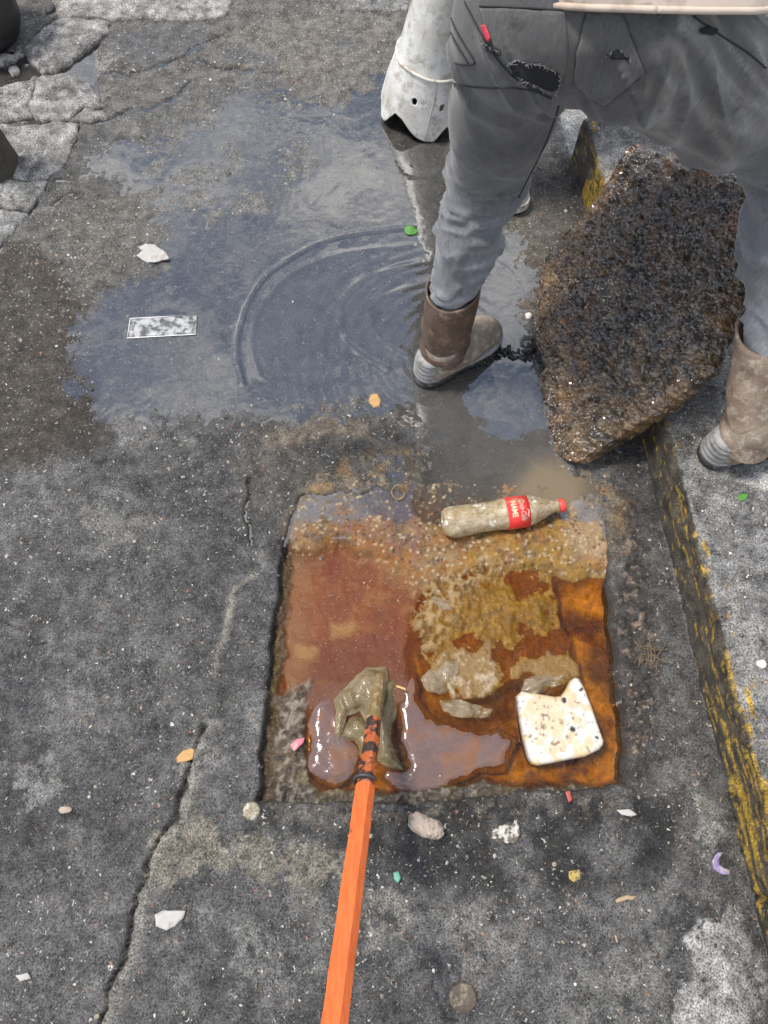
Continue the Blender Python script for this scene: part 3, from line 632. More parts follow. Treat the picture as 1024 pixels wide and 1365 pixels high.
me = np_mesh('pit_sludge', np.column_stack([x, y, z]), grid_faces(nx, ny)[(sdist(ux[:-1, :-1].ravel(), uy[:-1, :-1].ravel(), PIT) > np.where(uy[:-1, :-1].ravel() > G(0, 700)[1], -.15, -.016))], True, np.clip(c, .006, .7))
def sludge_material():
    m, t, out = nodes('sludge'); pos = N(t, 'ShaderNodeNewGeometry').outputs['Position']
    base = N(t, 'ShaderNodeAttribute', attribute_name='Col').outputs['Color']
    a = noise(t, pos, 420, 5, .7); f = mathn(t, 'MULTIPLY_ADD', a, 1.3, .35); base = mixc(t, 1.0, base, N(t, 'ShaderNodeCombineColor', {0: f, 1: f, 2: f}).outputs[0], 'MULTIPLY')
    v = N(t, 'ShaderNodeTexVoronoi', {'Vector': pos, 'Scale': 330.0}); vs = N(t, 'ShaderNodeSeparateColor', {0: v.outputs['Color']})
    k = mathn(t, 'MULTIPLY', mathn(t, 'GREATER_THAN', vs.outputs[0], .94), ramp_s(t, v.outputs['Distance'], .4)); base = mixc(t, mathn(t, 'MULTIPLY', k, .6), base, (.42, .36, .27, 1))
    k2 = mathn(t, 'MULTIPLY', mathn(t, 'LESS_THAN', vs.outputs[0], .06), ramp_s(t, v.outputs['Distance'], .5)); base = mixc(t, mathn(t, 'MULTIPLY', k2, .7), base, (.02, .015, .01, 1))
    h = mathn(t, 'ADD', mathn(t, 'MULTIPLY', a, .6), mathn(t, 'MULTIPLY', k, .6))
    r = mathn(t, 'MULTIPLY_ADD', noise(t, pos, 60, 5), .30, .0, clamp=True)
    p = N(t, 'ShaderNodeBsdfPrincipled', {'Base Color': base, 'Roughness': r, 'Specular IOR Level': .2})
    b = N(t, 'ShaderNodeBump', {'Height': h, 'Strength': .8, 'Distance': .003}); t.links.new(b.outputs[0], p.inputs['Normal']); t.links.new(p.outputs[0], out.inputs[0]); return m
M_SLUDGE = sludge_material()
sludge = tag(link('pit_sludge', me, M_SLUDGE), kind='stuff')
SLX, SLY, SLZ = x.copy(), y.copy(), z.copy()
def sludge_z(a, b):
    i = np.argmin((SLX - a) ** 2 + (SLY - b) ** 2); return max(float(SLZ[i]), LIQ_Z)
# amber liquid
P2 = np.array([(PIT.mean(0) + (p - PIT.mean(0)) * 1.02) for p in PIT])
ux, uy = np.meshgrid(np.arange(b0[0], b1[0], .005), np.arange(b0[1], G(0, 700)[1], .005)); nx, ny = ux.shape[1], ux.shape[0]; x = ux.ravel(); y = uy.ravel()
z = LIQ_Z + .0009 * fbm(x, y, 18, 3, 220) + .0005 * fbm(x, y, 60, 2, 221)
film = blot(x, y, [(385, 690), (560, 690), (560, 935), (420, 980), (372, 960)], .03, 222, .015, 20) * .16
wc = np.tile((.10, .048, .005), (x.size, 1)); wc = wc + (np.array((.20, .060, .018)) - wc) * sst(0, .2, film)[:, None]
me = np_mesh('sewage_liquid', np.column_stack([x, y, z]), grid_faces(nx, ny)[sdist(ux[:-1, :-1].ravel(), uy[:-1, :-1].ravel(), PIT) > -.012], True, wc, np.stack([.10 + .20 * fbm(x, y, 14, 4, 223) + film * .6, x * 0, x * 0], 1).clip(0, .9))
M_LIQ = water_material('sewage_liquid', tint=(.88, .60, .13), ior=1.33, wave=.0030, ws=26, rough=.015)
tag(link('sewage_liquid', me, M_LIQ), kind='structure')

# ------------------------------------------------------------------ sheets and rubbish in the pit
def film_mat(name, col, rough=.12, trans=.12, bs=45, bump=.5, bd=.003, dirt=None):
    return simple(name, col, rough=rough, var=.18, vs=30, bump=bump, bs=bs, bd=bd, spec=.5, trans=trans, dirt=dirt, dirt_s=22, dirt_r=(.50, .62), coat=.3)
M_MAUVE = film_mat('grey_mauve_film', (.150, .093, .080), rough=.08, trans=.20, bump=.45, bs=28, bd=.006, dirt=(.20, .095, .05))
def sheet(name, px, zl, amp, m, label, cat, seed, step=.006, thick=.0012, fr=22, group=None, edge=.0, warp=.006, sink=.0):
    zf = lambda a, b, d: zl - sink * sst(.022, 0, d + .010 * fbm(a, b, 40, 3, seed + 8)) + amp * fbm(a, b, fr, 4, seed) + amp * .5 * fbm(a, b, fr * 3, 3, seed + 5) + edge * np.exp(-(d / .006) ** 2)
    me = plate(name, GP(px, zl), zf, thick, step, jit=warp, seed=seed)
    o = tag(link(name, me, m), label, cat, group); return rebase(o)
GRP = 'greyish plastic sheets floating in the pit'
sheet('plastic_sheet', [(536, 905), (556, 895), (560, 930), (580, 958), (612, 968), (640, 972), (665, 968), (690, 985), (682, 1008), (676, 1032), (640, 1030), (605, 1048), (575, 1062), (540, 1060), (508, 1040), (512, 1024), (540, 1026), (530, 990), (528, 940)], LIQ_Z + .004, .0016, M_MAUVE, 'large grey-mauve plastic sheet spreading right of the orange pole', 'plastic sheet', 231, group=GRP, sink=.0085)
sheet('plastic_sheet', [(414, 930), (440, 925), (455, 945), (470, 985), (482, 1000), (476, 1030), (466, 1040), (445, 1052), (432, 1040), (410, 1030), (408, 985)], LIQ_Z + .007, .0018, M_MAUVE, 'pale mauve plastic sheet left of the orange pole tip', 'plastic sheet', 241, group=GRP, sink=.0085)
M_OLIVE = film_mat('olive_bag_film', (.20, .15, .07), rough=.10, trans=.40, bump=.8, bs=60, bd=.004, dirt=(.33, .27, .17))
M_TAN = film_mat('tan_bag_film', (.26, .20, .11), rough=.10, trans=.42, bump=.9, bs=60, bd=.004, dirt=(.20, .14, .06))
bagroot = empty('plastic_bag', (*G(500, 950)[:2], LIQ_Z)); tag(bagroot, 'torn olive see-through plastic bag snagged round the tip of the orange pole', 'plastic bag')
def flap(name, px, z0, m, seed, fold, dirv, amp=.010):
    c0 = GP(px, z0).mean(0); dv = np.array(dirv, float); dv /= np.linalg.norm(dv)
    def zf(a, b, d):
        s = (a - c0[0]) * dv[0] + (b - c0[1]) * dv[1] + .012 * fbm(a, b, 14, 3, seed)
        return z0 + amp * (1 - np.abs(vn2(s * fold * .45, (a - b) * 9, seed) * 2 - 1) * 1.4) * sst(-.005, .03, d) + .006 * fbm(a, b, 36, 4, seed + 2) - .012 * sst(.018, 0, d + .008 * fbm(a, b, 50, 3, seed + 3))
    o = link(name, plate(name, GP(px, z0), zf, .0012, .004, jit=.004, seed=seed), m, bagroot); return o
flap('left_flap'.replace('left_', 'torn_'), [(444, 932), (466, 908), (488, 888), (515, 887), (520, 905), (508, 950), (500, 985), (492, 968), (480, 948), (462, 952), (452, 986), (444, 975), (448, 950)], LIQ_Z + .022, M_TAN, 251, 95, (1, .45), .014)
flap('side_flap', [(508, 900), (530, 905), (529, 945), (522, 985), (530, 1005), (538, 1028), (520, 1022), (500, 1012), (498, 985), (505, 940)], LIQ_Z + .012, M_OLIVE, 261, 60, (1, -.2), .010)
flap('loose_flap', [(448, 985), (470, 950), (490, 955), (502, 990), (490, 1020), (478, 1010), (470, 990)], LIQ_Z + .010, M_OLIVE, 265, 70, (1, .2), .006)
M_BAG = film_mat('clear_bag_film', (.32, .25, .16), rough=.1, trans=.55, bump=.9, bs=80, bd=.004, dirt=(.22, .13, .03))
for px, lb, sd in (([(562, 905), (590, 868), (615, 872), (610, 905), (592, 925), (570, 922)], 'crumpled clear plastic scrap at the left edge of the matted crust', 271),
                   ([(585, 930), (612, 932), (640, 940), (658, 946), (655, 955), (622, 958), (592, 948)], 'narrow milky plastic scrap in amber liquid just below the matted crust', 275),
                   ([(560, 800), (580, 792), (605, 802), (622, 812), (612, 818), (585, 812)], 'small shiny white plastic strip at the upper left of the crust', 279),
                   ([(700, 905), (735, 890), (765, 895), (752, 912), (716, 925), (695, 925)], 'wrinkled clear plastic scrap above the white foam block', 283)):
    sheet('plastic_scrap', px, LIQ_Z + .015, .010, M_BAG, lb, 'plastic scrap', sd, step=.004, fr=45, sink=.012, group='clear plastic scraps stuck in the pit crust', warp=.004)
M_BROWNF = film_mat('brown_plank_film', (.15, .042, .006), rough=.15, trans=.25, bump=.6, dirt=(.26, .13, .02))
(lambda *a, **k: None)('brown_strip', [(733, 768), (762, 768), (775, 800), (798, 850), (806, 880), (786, 882), (765, 840)], LIQ_Z + .0035, .0012, M_BROWNF, 'long rust-brown strip floating along the right side of the pit', 'strip', 291)

# foam block with a bite out of its far edge
FZ = LIQ_Z + .034
fb = [(690, 926), (696, 921), (703, 922), (718, 924), (730, 926), (741, 928), (749, 927), (756, 918), (762, 906), (768, 902), (774, 904), (782, 920), (791, 943), (799, 967), (806, 987), (805, 993), (800, 999), (782, 1008), (760, 1012), (736, 1017), (718, 1020), (711, 1018), (706, 1010), (699, 984), (694, 955)]
def fcol(a, b, d, z):
    c = np.tile((.52, .49, .435), (a.size, 1)); f = fbm(a, b, 60, 5, 301); g = fbm(a, b, 150, 4, 302)
    bc = np.array(G(735, 955, FZ)[:2]); near = np.exp(-((np.hypot(a - bc[0], b - bc[1])) / .055) ** 2)
    m = sst(-.05, .35, f + .5 * near)[:, None] * .8; c = c + (np.array((.50, .38, .22)) - c) * m
    m = sst(.40, .6, g + .26 * near)[:, None]; c = c + (np.array((.13, .085, .045)) - c) * m * .85
    for q, r in (((763, 972), .0060), ((796, 983), .0035), ((775, 919), .0045), ((752, 933), .0050)):
        p = np.array(G(*q, FZ)[:2]); m = sst(1.25, .8, np.hypot(a - p[0], b - p[1]) / r + .5 * g)[:, None]; c = c + (np.array((.022, .02, .018)) - c) * m
    m = sst(.014, .002, d)[:, None] * sst(-.1, .3, f)[:, None]; c = c + (np.array((.52, .36, .17)) - c) * m * .7
    return c
fz = lambda a, b, d: FZ + .0022 * fbm(a, b, 30, 3, 303) + .0012 * fbm(a, b, 120, 3, 304) - .05 * (b - G(0, 965, FZ)[1]) * .4
M_FOAM = simple('white_foam', attr=True, rough=.42, var=.08, vs=90, bump=.35, bs=200, bd=.0015, sss=.0)
foam = rebase(tag(link('foam_block', plate('foam_block', GP(fb, FZ), fz, .045, .0028, rnd=.008, seed=305, colf=fcol), M_FOAM), 'dirty white foam block with a bite out of it in the pit corner', 'foam block'))

# ------------------------------------------------------------------ the bottle
def bottle():
    A = np.array(G(590, 697, .030)); A[2] = .024; B = np.array(G(753, 673, .030)); B[2] = .030
    ax = B - A; L = np.linalg.norm(ax); ax /= L; up = np.array((0, 0, 1.0)); up -= ax * (up @ ax); up /= np.linalg.norm(up); sd = np.cross(up, ax)   # sd points away from the camera side
    if sd[1] < 0: sd = -sd
    root = empty('drink_bottle', ((A[0] + B[0]) / 2, (A[1] + B[1]) / 2, -.012)); tag(root, 'muddy plastic soft drink bottle with a red cap lying on the sand', 'bottle')
    def lathe(name, prof, seg=40, lobes=None):
        V = []; F = []
        for s, r in prof:
            for k in range(seg):
                a = 2 * pi * k / seg; rr = r * (1 + (lobes(s, a) if lobes else 0)); V.append(A + ax * s * L + (up * cos(a) + sd * sin(a)) * rr)
        n = len(prof)
        for i in range(n - 1):
            for k in range(seg): F.append((i * seg + k, i * seg + (k + 1) % seg, (i + 1) * seg + (k + 1) % seg, (i + 1) * seg + k))
        return np_mesh(name, V, np.array(F)[:, ::-1], True)
    R = .0375
    key = [(0.012, .001), (.004, .012), (.0, .020), (.012, .028), (.04, .0345), (.08, R), (.15, R * 1.0), (.24, R * .97), (.32, R * .925), (.40, R * .915), (.46, R * .95), (.495, R * .99), (.515, R), (.68, R), (.70, R * .985), (.74, R * .91), (.80, R * .73), (.85, R * .55), (.89, R * .42), (.915, R * .37), (.93, R * .37)]
    s = np.array([k[0] for k in key]); r = np.array([k[1] for k in key]); q = np.arange(len(key)); qq = np.linspace(0, len(key) - 1, 90)
    prof = list(zip(np.interp(qq, q, s), np.interp(qq, q, r)))
    def lob(t, a): return .06 * cos(5 * a) * math.exp(-((t - .02) / .05) ** 2) + .012 * cos(9 * a + 25 * t) * math.exp(-((t - .33) / .12) ** 2) + .02 * sin(3 * a + 1 + 9 * t) * .6
    me = lathe('bottle_body', prof, 48, lob)
    m, t, out = nodes('muddy_plastic'); pos = N(t, 'ShaderNodeTexCoord').outputs['Object']
    c = mixc(t, ramp(t, noise(t, pos, 45, 7, .7), .40, .62), (.25, .175, .085, 1), (.40, .33, .22, 1)); c = mixc(t, ramp(t, noise(t, pos, 160, 5, .7), .56, .66), c, (.10, .065, .028, 1)); c = mixc(t, ramp(t, noise(t, pos, 30, 6, .7), .60, .66), c, (.62, .58, .50, 1))
    p = N(t, 'ShaderNodeBsdfPrincipled', {'Base Color': c, 'Roughness': mathn(t, 'MULTIPLY_ADD', noise(t, pos, 70, 4), .6, .02, clamp=True), 'Coat Weight': .8, 'Coat Roughness': .05})
    b = N(t, 'ShaderNodeBump', {'Height': noise(t, pos, 190, 5, .65), 'Strength': .3, 'Distance': .0025}); t.links.new(b.outputs[0], p.inputs['Normal']); t.links.new(p.outputs[0], out.inputs[0])
    link('bottle_body', me, m, root)
    link('neck_ring', lathe('neck_ring', [(.930, R * .37), (.932, R * .46), (.940, R * .46), (.943, R * .36), (.950, R * .36)], 32), m, root)
    M_RED = simple('red_plastic', (.66, .055, .05), rough=.38, var=.12, bump=.2, dirt=(.30, .16, .08), dirt_s=60, dirt_r=(.56, .66))
    link('bottle_cap', lathe('bottle_cap', [(.950, R * .30), (.950, R * .41), (.955, R * .43), (.993, R * .42), (1.0, R * .38), (1.0, .0005)], 40, lambda t_, a: .025 * cos(20 * a)), M_RED, root)
    M_LAB = simple('red_label', (.62, .030, .028), rough=.35, var=.12, bump=.15, dirt=(.30, .19, .10), dirt_s=34, dirt_r=(.52, .66))
    lab = link('bottle_label', lathe('bottle_label', [(.512, R * .99), (.512, R * 1.018), (.60, R * 1.02), (.69, R * 1.018), (.69, R * .97)], 48, lambda t_, a: .012 * sin(3 * a + 1 + 9 * t_)), M_LAB, root)
    M_CREAM = simple('label_print', (.66, .50, .30), rough=.4, var=.15, bump=.1); M_PINK = simple('label_script', (.62, .28, .24), rough=.4, var=.15, bump=.1)
    def lettering(name, txt, size, s0, ang, m, shear=0.0, sx=1.0):
        cu = bpy.data.curves.new('lettering', 'FONT'); cu.body = txt; cu.size = size; cu.shear = shear; cu.align_x = 'CENTER'; cu.resolution_u = 3; cu.offset = .0004
        to = bpy.data.objects.new('lettering', cu); COL.objects.link(to)
        me = bpy.data.meshes.new_from_object(to.evaluated_get(bpy.context.evaluated_depsgraph_get())); bpy.data.objects.remove(to)
        bm = bmesh.new(); bm.from_mesh(me); bmesh.ops.triangulate(bm, faces=bm.faces[:])
        for _ in range(2):
            bmesh.ops.subdivide_edges(bm, edges=[e for e in bm.edges if e.calc_length() > .004], cuts=1)
        for v_ in bm.verts:
            a = ang - v_.co.x * sx / R; rr = R * 1.018 * (1 + .012 * sin(3 * a + 1 + 9 * (s0 + v_.co.y / L))) + .0007
            v_.co = Vector(A + ax * (s0 * L + v_.co.y) + (up * cos(a) + sd * sin(a)) * rr)
        bmesh.ops.recalc_face_normals(bm, faces=bm.faces[:]); me2 = from_bm(name, bm, False); link(name, me2, m, lab)
    lettering('block_lettering', 'NAME', .0185, .545, -.12, M_CREAM, sx=.80); lettering('script_lettering', 'Coca-Cola', .0165, .615, -.22, M_PINK, shear=.35, sx=.72)
    lettering('script_swash', '~', .030, .645, -.45, M_PINK, shear=.2)
    return root
bottle()

# ------------------------------------------------------------------ the orange pole
def pole():
    T = np.array(D(506, 906, 1.73)); T[2] = LIQ_Z + .012; Q = D(446, 1366, 1.06); dv = Q - T; dv /= np.linalg.norm(dv)
    root = empty('orange_pole', T); tag(root, 'orange painted wooden pole with a muddy tip standing in the pit', 'pole')
    Ln = 1.55; a0 = np.cross(dv, (0, 0, 1)); a0 /= np.linalg.norm(a0); b0_ = np.cross(a0, dv)
    def prism(name, s0, s1, r0, r1, m, seg=8, n=60, wob=.0008, tw=.39, bev=.003):
        V = []; F = []; ss = np.concatenate([[s0], np.linspace(s0 + bev, s1 - bev, n), [s1]])
        for i, s in enumerate(ss):
            r = r0 + (r1 - r0) * (s - s0) / (s1 - s0); r *= .86 if i in (0, len(ss) - 1) else 1
            for k in range(seg):
                an = 2 * pi * k / seg + tw; wv = wob * (vn2(s * 30, k * 3.1, 5) - .5) * 2; V.append(T + dv * s + (a0 * cos(an) + b0_ * sin(an)) * (r + wv))
        nn = len(ss)
        F = [(i * seg + k, i * seg + (k + 1) % seg, (i + 1) * seg + (k + 1) % seg, (i + 1) * seg + k) for i in range(nn - 1) for k in range(seg)]
        F += [tuple(range(seg))[::-1], tuple(range((nn - 1) * seg, nn * seg))]
        me = bpy.data.meshes.new(name); me.from_pydata([tuple(v) for v in V], [], F); me.update(); return link(name, me, m, root)
    m, t, out = nodes('orange_paint'); pos = N(t, 'ShaderNodeTexCoord').outputs['Object']
    mp = N(t, 'ShaderNodeMapping', {'Vector': pos, 'Scale': (60, 6, 6)}).outputs[0]
    c = mixc(t, ramp(t, noise(t, mp, 3, 6, .6), .35, .65), (.58, .105, .022, 1), (.69, .150, .032, 1)); c = mixc(t, mathn(t, 'MULTIPLY', ramp(t, noise(t, mp, 9, 7, .75), .55, .68), .45), c, (.58, .25, .13, 1)); c = mixc(t, ramp(t, noise(t, pos, 24, 8, .72), .64, .69), c, (.16, .07, .035, 1))
    p = N(t, 'ShaderNodeBsdfPrincipled', {'Base Color': c, 'Roughness': .5}); b = N(t, 'ShaderNodeBump', {'Height': noise(t, mp, 8, 5), 'Strength': .35, 'Distance': .002}); t.links.new(b.outputs[0], p.inputs['Normal']); t.links.new(p.outputs[0], out.inputs[0])
    M_SPL = simple('muddy_orange', (.42, .10, .03), rough=.3, var=.3, bump=.5, bs=90, bd=.004, dirt=(.035, .026, .02), dirt_s=55, dirt_r=(.46, .54))
    M_TIP = simple('mud_coated', (.20, .14, .06), rough=.2, var=.4, bump=.6, bs=70, bd=.004, dirt=(.34, .27, .18), dirt_s=40, dirt_r=(.5, .62))
    prism('pole_handle', .31, Ln, .0195, .0205, m); prism('pole_shank', .135, .312, .0170, .0185, M_SPL, 8, 30, .0018); prism('pole_tip', .0, .137, .0150, .0165, M_TIP, 10, 20, .003)
    j = T + dv * .30; me = tube_mesh('torn_band', [j + (a0 * cos(a) + b0_ * sin(a)) * (.0215 + .001 * sin(3 * a)) + dv * (.006 * a / 6) for a in np.linspace(-.6, 2.6, 16)], [.002] + [.004] * 14 + [.0015], 6)
    link('torn_band', me, simple('black_band', (.03, .03, .03), rough=.5), root)
pole()

# ------------------------------------------------------------------ the lifted concrete lid
LT = radians(52); lp1 = np.array(G(764, 606, .035)); lp2 = np.array(G(710, 425, .035))
le1 = lp2 - lp1; le1 /= np.linalg.norm(le1); lr_ = np.cross(le1, (0, 0, 1.0)); le2 = lr_ * cos(LT) + np.array((0, 0, sin(LT))); ln = np.cross(le2, le1)
def on_lid(px, py):
    r = np.array(ray(px, py)); o = np.array((0, 0, CAM_H)); d = ((lp1 - o) @ ln) / (r @ ln); q = o + r * d - lp1; return q @ le2, q @ le1
lid_px = [(733, 588), (742, 602), (756, 611), (772, 612), (800, 592), (850, 562), (900, 527), (935, 492), (948, 470), (960, 445), (985, 415), (1000, 370), (1012, 300), (1010, 255), (985, 238), (950, 222), (900, 205), (850, 190), (835, 197), (800, 248), (762, 298), (728, 335), (715, 380), (712, 425), (718, 470), (723, 520), (727, 560)]
lid_o = np.array([on_lid(*p) for p in lid_px])
def lid_h(a, b, d):
    w1, i1 = worley(a + .01 * fbm(a, b, 30, 2, 311), b + .01 * fbm(a, b, 30, 2, 312), 62, 313); w2, i2 = worley(a, b, 140, 316)
    edge = sst(.075, .0, d)
    return .013 * fbm(a, b, 8, 4, 314) + .009 * (1 - np.abs(fbm(a * 1.6 + b * .6, b * .7 - a * .3, 22, 4, 318)) * 2) + .006 * fbm(a, b, 45, 4, 315) + (.018 * np.maximum(0, .75 - w1) * i1 + .0060 * np.maximum(0, .7 - w2)) + .0030 * (_hash((a * 1e5).astype(np.int64), (b * 1e5).astype(np.int64), np.zeros(a.shape, np.int64), 9) - .5) - .012 * edge ** 2 - .008 * sst(.014, 0, d)
def lid_c(a, b, d, z):
    n = fbm(a, b, 12, 5, 321); n2 = fbm(a, b, 50, 4, 322); n3 = fbm(a, b, 120, 3, 323); w1, i1 = worley(a, b, 140, 316)
    c = np.tile((.030, .022, .015), (a.size, 1))
    c = c + (np.array((.045, .026, .010)) - c) * sst(-.1, .4, fbm(a * 1.6 + b * .6, b * .7 - a * .3, 26, 5, 324))[:, None] * .8; P = lp1 + a[:, None] * le2 + b[:, None] * le1
    tip = np.array([on_lid(770, 560), on_lid(730, 480), on_lid(735, 380), on_lid(790, 280)]); k = sst(.13, .0, ldist(a + .05 * n, b, np.vstack([lid_o[2:3], tip]), .3)); k = np.maximum(k, .6 * sst(.06, .0, d + .03 * n))
    c = c + (np.array((.13, .078, .024)) - c) * k[:, None] * .9
    c = c + (np.array((.24, .175, .09)) - c) * (k * sst(.0, .35, n2))[:, None] * .8
    c = c + (np.array((.06, .028, .010)) - c) * sst(.05, .35, n)[:, None] * .6
    g = sst(.13, .03, ldist(a, b + .02 * n, np.array([on_lid(760, 585), on_lid(830, 540), on_lid(880, 490)]), .3)); c = c + (np.array((.17, .135, .085)) - c) * (g * sst(-.4, .3, n2))[:, None] * .75  # lighter grey-tan lower edge: the lit lip put into the colour
    rr = sst(.035, .0, ldist(a + .012 * n2, b, np.array([on_lid(930, 205), on_lid(950, 260), on_lid(985, 300)]), .2)) * sst(-.1, .3, n2); c = c + (np.array((.14, .05, .025)) - c) * rr[:, None] * .7
    r2 = sst(.03, .0, ldist(a + .012 * n2, b, np.array([on_lid(990, 370), on_lid(940, 400), on_lid(905, 420)]), .2)) * sst(-.1, .3, n2); c = c + (np.array((.16, .075, .03)) - c) * r2[:, None] * .7
    w0, i0 = worley(a + .012 * n2, b + .012 * n, 36, 330); c = c * (.35 + 1.5 * i0 ** 1.5)[:, None]; c = c + (np.array((.075, .040, .014)) - c) * ((i0 > .62) * sst(.7, .3, w0))[:, None] * .6
    s = (i1 > .90) * sst(.45, .25, w1); c = c + (np.array((.26, .22, .16)) - c) * s[:, None] * .8
    s = (i1 > .80) * (i1 < .9) * sst(.4, .2, w1) * k; c = c + (np.array((.30, .17, .05)) - c) * s[:, None] * .7
    s = sst(.30, .42, n3) ; c = c * (1 + .6 * n3[:, None])
    return np.clip(c * np.array((.86, .72, .56)), .004, .6)
me = plate('concrete_lid', lid_o, lid_h, .060, .0042, jit=.010, seed=317, frame=(lp1, le2, le1, ln), colf=lid_c, under=.97, smooth=False, rough_side=.012)
m, t, out = nodes('greasy_concrete'); pos = N(t, 'ShaderNodeNewGeometry').outputs['Position']
base = N(t, 'ShaderNodeAttribute', attribute_name='Col').outputs['Color']; a_ = noise(t, pos, 300, 6, .7); f = mathn(t, 'MULTIPLY_ADD', a_, 1.4, .3)
base = mixc(t, 1.0, base, N(t, 'ShaderNodeCombineColor', {0: f, 1: f, 2: f}).outputs[0], 'MULTIPLY')
vv = N(t, 'ShaderNodeTexVoronoi', {'Vector': pos, 'Scale': 210.0})
hb = mathn(t, 'ADD', mathn(t, 'MULTIPLY', a_, .8), mathn(t, 'MULTIPLY', vv.outputs['Distance'], -.9))
rg = mathn(t, 'MULTIPLY_ADD', noise(t, pos, 22, 5), .7, -.22, clamp=True); rg = mathn(t, 'MAXIMUM', rg, .07)
p = N(t, 'ShaderNodeBsdfPrincipled', {'Base Color': base, 'Roughness': rg, 'Specular IOR Level': 1.0, 'Coat Weight': .5, 'Coat Roughness': .06}); b = N(t, 'ShaderNodeBump', {'Height': hb, 'Strength': .5, 'Distance': .003}); t.links.new(b.outputs[0], p.inputs['Normal']); t.links.new(p.outputs[0], out.inputs[0])
M_LID = m
LID_ME = me
lid = tag(link('concrete_lid', me, M_LID), 'grimy wet concrete drain lid tilted against the yellow kerb', 'drain lid'); rebase(lid)

# ------------------------------------------------------------------ people
M_SKIN = simple('skin', (.33, .17, .10), rough=.5, var=.1, vs=60, bump=.1)
M_HAIR = simple('hair', (.018, .014, .012), rough=.55, var=.4, vs=200, bump=.6, bs=260)
M_EYE = simple('eye', (.05, .04, .035), rough=.15, var=.05, bump=0)
def hand_prims(wr, d, up, side):
    """wrist, finger direction, back-of-hand direction, thumb side"""
    wr = np.array(wr, float); d = np.array(d, float); d /= np.linalg.norm(d); up = np.array(up, float); up -= d * (up @ d); up /= np.linalg.norm(up); s = np.cross(d, up) * side
    o = [(wr, wr + d * .045, .024, .022)]
    for i, (off, ln_) in enumerate(((.030, .072), (.010, .080), (-.010, .074), (-.028, .058))):
        k = wr + d * .085 + s * off; o.append((wr + d * .03 + s * off * .6, k, .014, .0105))
        k2 = k + (d * .85 - up * .5) * ln_ * .5; k3 = k2 + (d * .35 - up * .95) * ln_ * .45; o += [(k, k2, .0098, .009), (k2, k3, .0088, .0075)]
    b_ = wr + d * .02 + s * .024; k = b_ + (d * .6 + s * .7 - up * .2) * .042; o += [(b_, k, .013, .011), (k, k + (d * .9 + s * .1 - up * .4) * .030, .0105, .0085)]
    return o
def head_prims(c, f, u, R=.078):
    c, f, u = (np.array(q, float) for q in (c, f, u)); f /= np.linalg.norm(f); u -= f * (u @ f); u /= np.linalg.norm(u); s = np.cross(f, u)
    return [(c + u * .03 - f * .015, c + u * .035 + f * .01, .088, .083), (c - u * .02 + f * .02, c - u * .055 + f * .035, .068, .050), (c - u * .075 + f * .055, c - u * .075 + f * .06, .03, .028),
            (c + f * .088 + u * .0, c + f * .103 - u * .028, .011, .015), (c + s * .083 - f * .012 + u * .01, c + s * .083 - f * .012 - u * .02, .014, .011), (c - s * .083 - f * .012 + u * .01, c - s * .083 - f * .012 - u * .02, .014, .011),
            (c + f * .088 - u * .048 + s * .018, c + f * .088 - u * .048 - s * .018, .010, .010)], s, f, u
def head_bits(root, c, f, u):
    pr, s, f, u = head_prims(c, f, u); c = np.array(c, float)
    link('hair', body_mesh('hair', [(c + u * .045 - f * .03, c + u * .05 - f * .0, .094, .088), (c + u * .0 - f * .05, c - u * .03 - f * .05, .075, .06)], .010, .012, disp=lambda P, g: .004 * fbm3(P, 90, 3, 5)), M_HAIR, root)
    for q in (1, -1): link('eye', body_mesh('eye', [(c + f * .083 + s * .032 * q + u * .012, c + f * .083 + s * .034 * q + u * .012, .012, .012)], .006, .004), M_EYE, root)

B_SOLE = simple('boot_sole', (.022, .021, .020), rough=.6, var=.3, dirt=(.16, .15, .135), dirt_s=60, dirt_r=(.52, .68))
def leather(name, a, b_, d, rr):
    m, t, out = nodes(name); pos = N(t, 'ShaderNodeNewGeometry').outputs['Position']
    c = mixc(t, ramp(t, noise(t, pos, 16, 6, .6), .38, .64), c4(a), c4(b_)); c = mixc(t, mathn(t, 'MULTIPLY', ramp(t, noise(t, pos, 45, 7, .7), .50, .62), .85), c, c4(d)); c = mixc(t, ramp(t, noise(t, pos, 90, 6, .7), .63, .72), c, (.05, .038, .03, 1))
    p = N(t, 'ShaderNodeBsdfPrincipled', {'Base Color': c, 'Roughness': mathn(t, 'MULTIPLY_ADD', noise(t, pos, 40), .4, rr)}); b = N(t, 'ShaderNodeBump', {'Height': mathn(t, 'ADD', noise(t, pos, 260, 5), mathn(t, 'MULTIPLY', noise(t, pos, 55, 4), 2.5)), 'Strength': .5, 'Distance': .002}); t.links.new(b.outputs[0], p.inputs['Normal']); t.links.new(p.outputs[0], out.inputs[0]); return m
M_SHAFT = leather('brown_leather', (.062, .036, .024), (.105, .066, .046), (.16, .115, .085), .32)
M_VAMP = leather('dusty_leather', (.16, .12, .085), (.24, .195, .145), (.34, .30, .245), .5)
M_COUNT = simple('boot_rubber', (.25, .245, .235), rough=.6, var=.3, vs=70, dirt=(.12, .112, .10), dirt_s=50, dirt_r=(.46, .70), bump=.3)
M_DUSTY = leather('dusty_shaft', (.115, .075, .052), (.24, .18, .13), (.33, .27, .21), .5)
